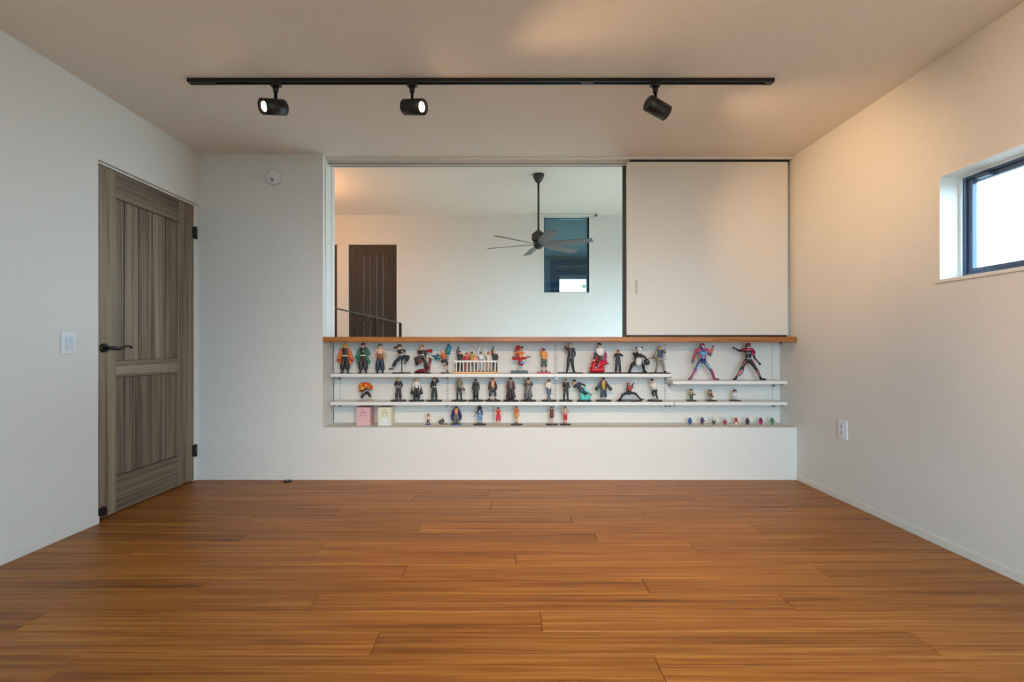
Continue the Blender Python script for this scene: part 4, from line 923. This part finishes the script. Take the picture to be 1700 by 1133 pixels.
fig(1002, 2, 37, 'figurine in a navy wide-sleeved coat over a gold patterned robe', base=D13, hair=(40, 36, 38), hs='long', top=(196, 152, 66), bot=(52, 64, 84), bag=1.4, leg=0.4, shoe=(206, 200, 196), skin=(222, 180, 148), coat=((52, 58, 68), -0.05, 0.02), skirt=((196, 152, 66), 0.02, 0.085),
    J={'EL': (-8, 25), 'HL': (-12, 19), 'ER': (8, 25), 'HR': (12, 19)}, ex=[('multi', 'wide_sleeve', (50, 56, 66), [[(-8, 25, 0, 2.2), (-11.5, 20, 0, 3)], [(8, 25, 0, 2.2), (11.5, 20, 0, 3)]]), ('multi', 'robe_pattern', (70, 54, 34), [[(-1.8, 26, -3.6, 0.6)], [(1.8, 26, -3.6, 0.6)], [(0, 23.5, -3.8, 0.6)], [(-2, 21, -3.8, 0.6)], [(2, 21, -3.8, 0.6)], [(0, 18.5, -4, 0.6)], [(-2, 16.5, -4, 0.6)], [(2, 16.5, -4, 0.6)]])])
fig(1045, 2, 40, 'navy figurine with red vest in a deep lunge, arm thrust up', base=('disc', 21.5, 2.0, BASE), hair=(178, 74, 56), hs='short', top=(176, 66, 52), sleeve=0, bot=(42, 42, 62), shoe=(38, 36, 40), skin=(58, 50, 58), noeyes=True, belt=(40, 44, 72),
    J={'H': (-2.5, 27, -4), 'C': (0, 23, -2), 'P': (-1, 14), 'EL': (-5, 18, -3), 'HL': (-1, 16, -6), 'ER': (4.5, 26), 'HR': (8.5, 31), 'KL': (-12, 10, -2), 'FL': (-15, 3.5), 'KR': (10, 12), 'FR': (18, 3.5)}, ex=[('chain', 'white_glove', (220, 220, 218), [(8.5, 31, -1, 1.4), (10, 33, -1, 1.3)]), ('chain', 'mask', (224, 216, 210), [(-2.5, 27, -6.2, 1.2)])])
fig(1087, 2, 37, 'figurine in white tee and dark trousers stepping forward with a fist up', base=('disc', 12.5, 2.0, BASE), hair=(36, 32, 34), hs='spiky', top=(224, 222, 218), sleeve=1, bot=(48, 50, 54), shoe=(206, 202, 198), skin=(226, 176, 142),
    J={'H': (-4.5, 33), 'C': (-2, 27.5), 'P': (0, 17.5), 'EL': (-7, 24, -3), 'HL': (-9, 29, -4), 'ER': (3, 23), 'HR': (-1, 21, -4), 'KL': (-5, 13.5, -4), 'FL': (-1, 8), 'KR': (2, 10.5), 'FR': (5, 3.6)})
sm = dict(head=2.6, sw=0.14, bulk=1.4)
fig(1147.5, 2, 18, 'small big-headed figurine with grey-green helmet beside the shelf joint', base=('rect', 7, 1.6, (46, 44, 36)), hair=(88, 96, 84), hs='short', top=(132, 126, 98), bot=(84, 82, 64), shoe=(44, 42, 36), J={'ER': (3, 9.5), 'HR': (6, 11)}, ex=[('rod', 'toy_rifle', (90, 36, 40), (2, -3, 10), (7.5, -3, 12), 0.7, 0.5)], **sm)
fig(1179, 2, 17, 'small big-headed figurine with brown hair and red scarf', base=('rect', 7, 1.6, (46, 44, 36), 2), hair=(72, 58, 38), hs='bob', top=(120, 92, 62), bot=(160, 148, 116), shoe=(54, 48, 36), ex=[('chain', 'red_scarf', (146, 34, 34), [(-1, 9.5, -2.5, 1.2), (2, 8.5, -2.5, 1.4), (4, 6.5, -2, 1.1)])], **sm)
fig(1220, 2, 17, 'small big-headed figurine in white with dark brown hair', base=('rect', 7.3, 1.6, (46, 44, 36)), hair=(66, 36, 34), hs='bob', top=(224, 222, 220), bot=(196, 198, 206), shoe=(60, 56, 60), **sm)

# --- niche floor
fig(711, 3, 15.5, 'tiny seated white and brown figurine on a blue puck', base=('disc', 4.6, 1.8, (64, 80, 140)), hair=(150, 120, 96), hs='spiky', top=(222, 200, 178), bot=(130, 70, 48), shoe=(176, 196, 220), **sm)
tr = tag(empty('angular_trinket', (px2x(733, YFIG), YFIG, Z3)), 'tiny black and silver angular trinket with a gold foot', 'trinket')
for a, b in (((-5, 0, 5), (1, 0, 9)), ((-5, 0, 5), (-1, 0, 0.6)), ((-1, 0, 0.6), (5, 0, 6)), ((1, 0, 9), (5, 0, 6)), ((1, 0, 5), (2.5, 0, 11.5)), ((-3, 0, 3), (3, 0, 7)), ((-3, 0, 6), (2, 0, 3.5))):
    cyl('strut', tuple(v*U for v in a), tuple(v*U for v in b), 0.8*U, 0.8*U, paint((44, 46, 48)), tr, 8)
boxes('silver_plate', [(-2.6*U, 2.2*U, -0.2*U, 0.6*U, 3*U, 6.5*U)], paint((170, 172, 168)), tr, 0.0008)
lathe('gold_foot', [(3.2*U, 0), (3.0*U, 1*U), (1.2*U, 2.6*U)], paint((150, 116, 58)), tr, (6.5*U, 0, 0), 16)
fig(757.5, 3, 28.5, 'stocky figurine in a purple coat with bare chest on a blue puck', base=('disc', 9.2, 1.6, (70, 98, 150)), hair=(66, 54, 52), hs='spiky', head=1.25, bulk=1.35, bot=(104, 100, 84), bag=1.2, shoe=(44, 52, 50), skin=(226, 146, 96), coat=((52, 36, 96), 0.20, 0.10), sw=0.14,
    J={'EL': (-7, 17), 'HL': (-7.5, 12), 'ER': (7, 17), 'HR': (7.5, 12)}, ex=[('chain', 'grey_horn', (178, 174, 166), [(-4, 28.5, 0, 1.0), (-7.5, 30, 0, 0.6)]), ('chain', 'grey_horn', (178, 174, 166), [(4, 28.5, 0, 1.0), (7.5, 30, 0, 0.6)])])
fig(796.5, 3, 28.5, 'figurine in blue jacket and shorts wearing a dark brimmed hat', base=('disc', 11, 1.8, BASE), hair=(60, 48, 40), hs='bob', head=1.2, top=(52, 70, 112), bot=(98, 150, 200), leg=0.15, bag=1.3, shoe=(44, 38, 36), skin=(226, 190, 164), J={'HL': (-8, 18)},
    ex=[('chain', 'hat', (34, 34, 38), [(0, 27.8, 0, 2.7), (0, 29.2, 0, 2.7)]), ('chain', 'cravat', (222, 220, 214), [(0, 22.5, -2.6, 1.0), (0, 20, -2.6, 0.9)]), ('rod', 'pipe', (90, 60, 50), (-7, -2, 16), (-11, -2, 13.5), 0.5, 0.5)])
hat = [o for o in col.objects if o.name.startswith('hat')][-1]
lathe('hat_brim', [(5.4*U, 0), (5.4*U, 0.5*U), (2.4*U, 1.1*U)], paint((34, 34, 38)), hat.parent, (0, 0, 27.4*U), 24)
fig(827.5, 3, 29, 'small figurine in red vest and shorts beside a thin pole', hair=(40, 32, 32), hs='short', head=1.25, top=(206, 40, 48), sleeve=0, bot=(206, 40, 48), leg=0.0, bag=1.2, shoe=(214, 176, 150), skin=(230, 184, 156), J={'HL': (-7.5, 17, -2)},
    ex=[('rod', 'pole', (96, 84, 80), (-8, -2, 0), (-9.5, -2, 31), 0.35, 0.35)])
fig(857.5, 3, 29.5, 'slender figurine in an orange-red tunic and tan skirt', base=('disc', 10, 1.6, BASE), hair=(50, 44, 32), hs='short', head=1.1, top=(206, 88, 40), sleeve=0, skirt=((204, 140, 62), 0.10, 0.105), shoe=(60, 50, 46), skin=(228, 166, 122), J={'FL': (-1.6, 3.2), 'FR': (1.6, 3.2), 'KL': (-1.4, 10), 'KR': (1.4, 10)})
fig(916, 3, 28.5, 'black-haired figurine in a maroon dress', base=('disc', 10.5, 1.6, BASE), hair=(40, 34, 38), hs='bob', head=1.1, top=(88, 50, 54), sleeve=0, skirt=((92, 52, 56), 0.06, 0.125), skin=(230, 182, 150), shoe=(226, 190, 160), J={'FL': (-1.8, 3), 'FR': (1.8, 3), 'KL': (-1.6, 9.5), 'KR': (1.6, 9.5)})
fig(938.5, 3, 29.5, 'figurine in tan vest and red sash with hands on hips', base=('disc', 9, 1.6, BASE), hair=(58, 30, 28), hs='short', head=1.1, top=(188, 166, 140), sleeve=0, bot=(196, 36, 42), leg=0.1, bag=1.2, shoe=(206, 100, 70), skin=(228, 160, 124), J={'EL': (-5.5, 21), 'HL': (-3.2, 17), 'ER': (5.5, 21), 'HR': (3.2, 17), 'FL': (-1.5, 3), 'FR': (1.5, 3), 'KL': (-1.6, 10), 'KR': (1.6, 10)})
mini = [(1145.5, 'royal blue', (44, 84, 140), (44, 84, 140), (60, 110, 160)), (1166, 'purple', (70, 48, 92), (110, 40, 80), (84, 70, 130)), (1185, 'olive', (92, 92, 66), (84, 80, 56), (200, 200, 180)), (1203.5, 'crimson and pale grey', (150, 38, 72), (150, 38, 72), (190, 196, 200)),
        (1222, 'orange-red and white', (206, 66, 40), (236, 226, 214), (206, 66, 40)), (1241, 'black', (44, 40, 44), (44, 40, 44), (90, 90, 98)), (1263, 'magenta', (176, 30, 96), (186, 36, 104), (150, 30, 84)), (1282, 'green', (64, 124, 78), (64, 124, 78), (92, 146, 100))]
for i, (x, nm, c1, c2, c3) in enumerate(mini):
    J = {'HL': (-6, 6), 'EL': (-3, 6.2), 'HR': (5, 5)} if i == 7 else ({'HR': (4.5, 7)} if i == 1 else {})
    fig(x, 3, 11, 'tiny %s helmeted toy figure standing on the niche floor' % nm, skin=(214, 190, 170) if i in (2, 3) else tuple(int(v*0.8) for v in c3), hair=c3, hs='spiky' if i in (1, 4) else 'short', top=c1, bot=c2, leg=0.95, shoe=c2, J=J, head=3.5, sw=0.20, bulk=1.9, group='tiny toy figures in a row on the niche floor')

# --- two carton boxes on the niche floor
def carton(x0, x1, c, label, arch=None):
    Y0, Y1 = 3.442, 3.552
    a, b = px2x(x0, Y0), px2x(x1, Y0); h = 0.136
    root = tag(empty('carton_box', ((a+b)/2, (Y0+Y1)/2, Z3)), label, 'box')
    w, d = (b-a)/2, (Y1-Y0)/2
    boxes('carton', [(-w, w, -d, d, 0, h)], plain('card', c, 0.55, var=0.02), root, 0.0015)
    boxes('lid_flap', [(-w+0.001, w-0.001, -d+0.001, d-0.001, h-0.0005, h+0.0012)], plain('card', tuple(int(v*0.96) for v in c), 0.55, var=0.02), root)
    ink = plain('print_ink', tuple(int(v*0.62) for v in c), 0.6)
    for bx0, bx1, z0, z1 in ((-0.010, 0.010, 0.112, 0.116), (-0.020, 0.022, 0.096, 0.101)):
        boxes('printed_line', [(bx0, bx1, -d-0.0006, -d+0.0005, z0, z1)], ink, root)
    for sg in (-1, 1):
        cyl('printed_mark', (sg*0.012, -d-0.0004, 0.072), (sg*0.016, -d-0.0004, 0.084), 0.0016, 0.0022, plain('print_dark', (70, 56, 52) if not arch else (150, 146, 132), 0.6), root, 8)
    if arch:
        bm = bmesh.new(); n = 20; fr = []
        for yy in (-d-0.0008, -d+0.0005):
            pts = [(-0.034, yy, 0.002), (0.034, yy, 0.002)]+[(0.034*math.cos(PI*i/n), yy, 0.030+0.036*math.sin(PI*i/n)) for i in range(n+1)]
            fr.append([bm.verts.new(p) for p in pts])
        bm.faces.new(fr[0]); bm.faces.new(fr[1][::-1])
        for i in range(len(fr[0])): bm.faces.new((fr[0][i], fr[1][i], fr[1][(i+1) % len(fr[0])], fr[0][(i+1) % len(fr[0])]))
        bmesh.ops.recalc_face_normals(bm, faces=bm.faces)
        me = bpy.data.meshes.new('arch_window'); bm.to_mesh(me); bm.free(); link('arch_window', me, plain('arch_white', (226, 228, 226), 0.3), root)
carton(591.5, 614.5, (226, 176, 178), 'small pink carton box on the niche floor')
carton(627, 649.5, (224, 218, 190), 'small cream carton box with a white arched window', True)
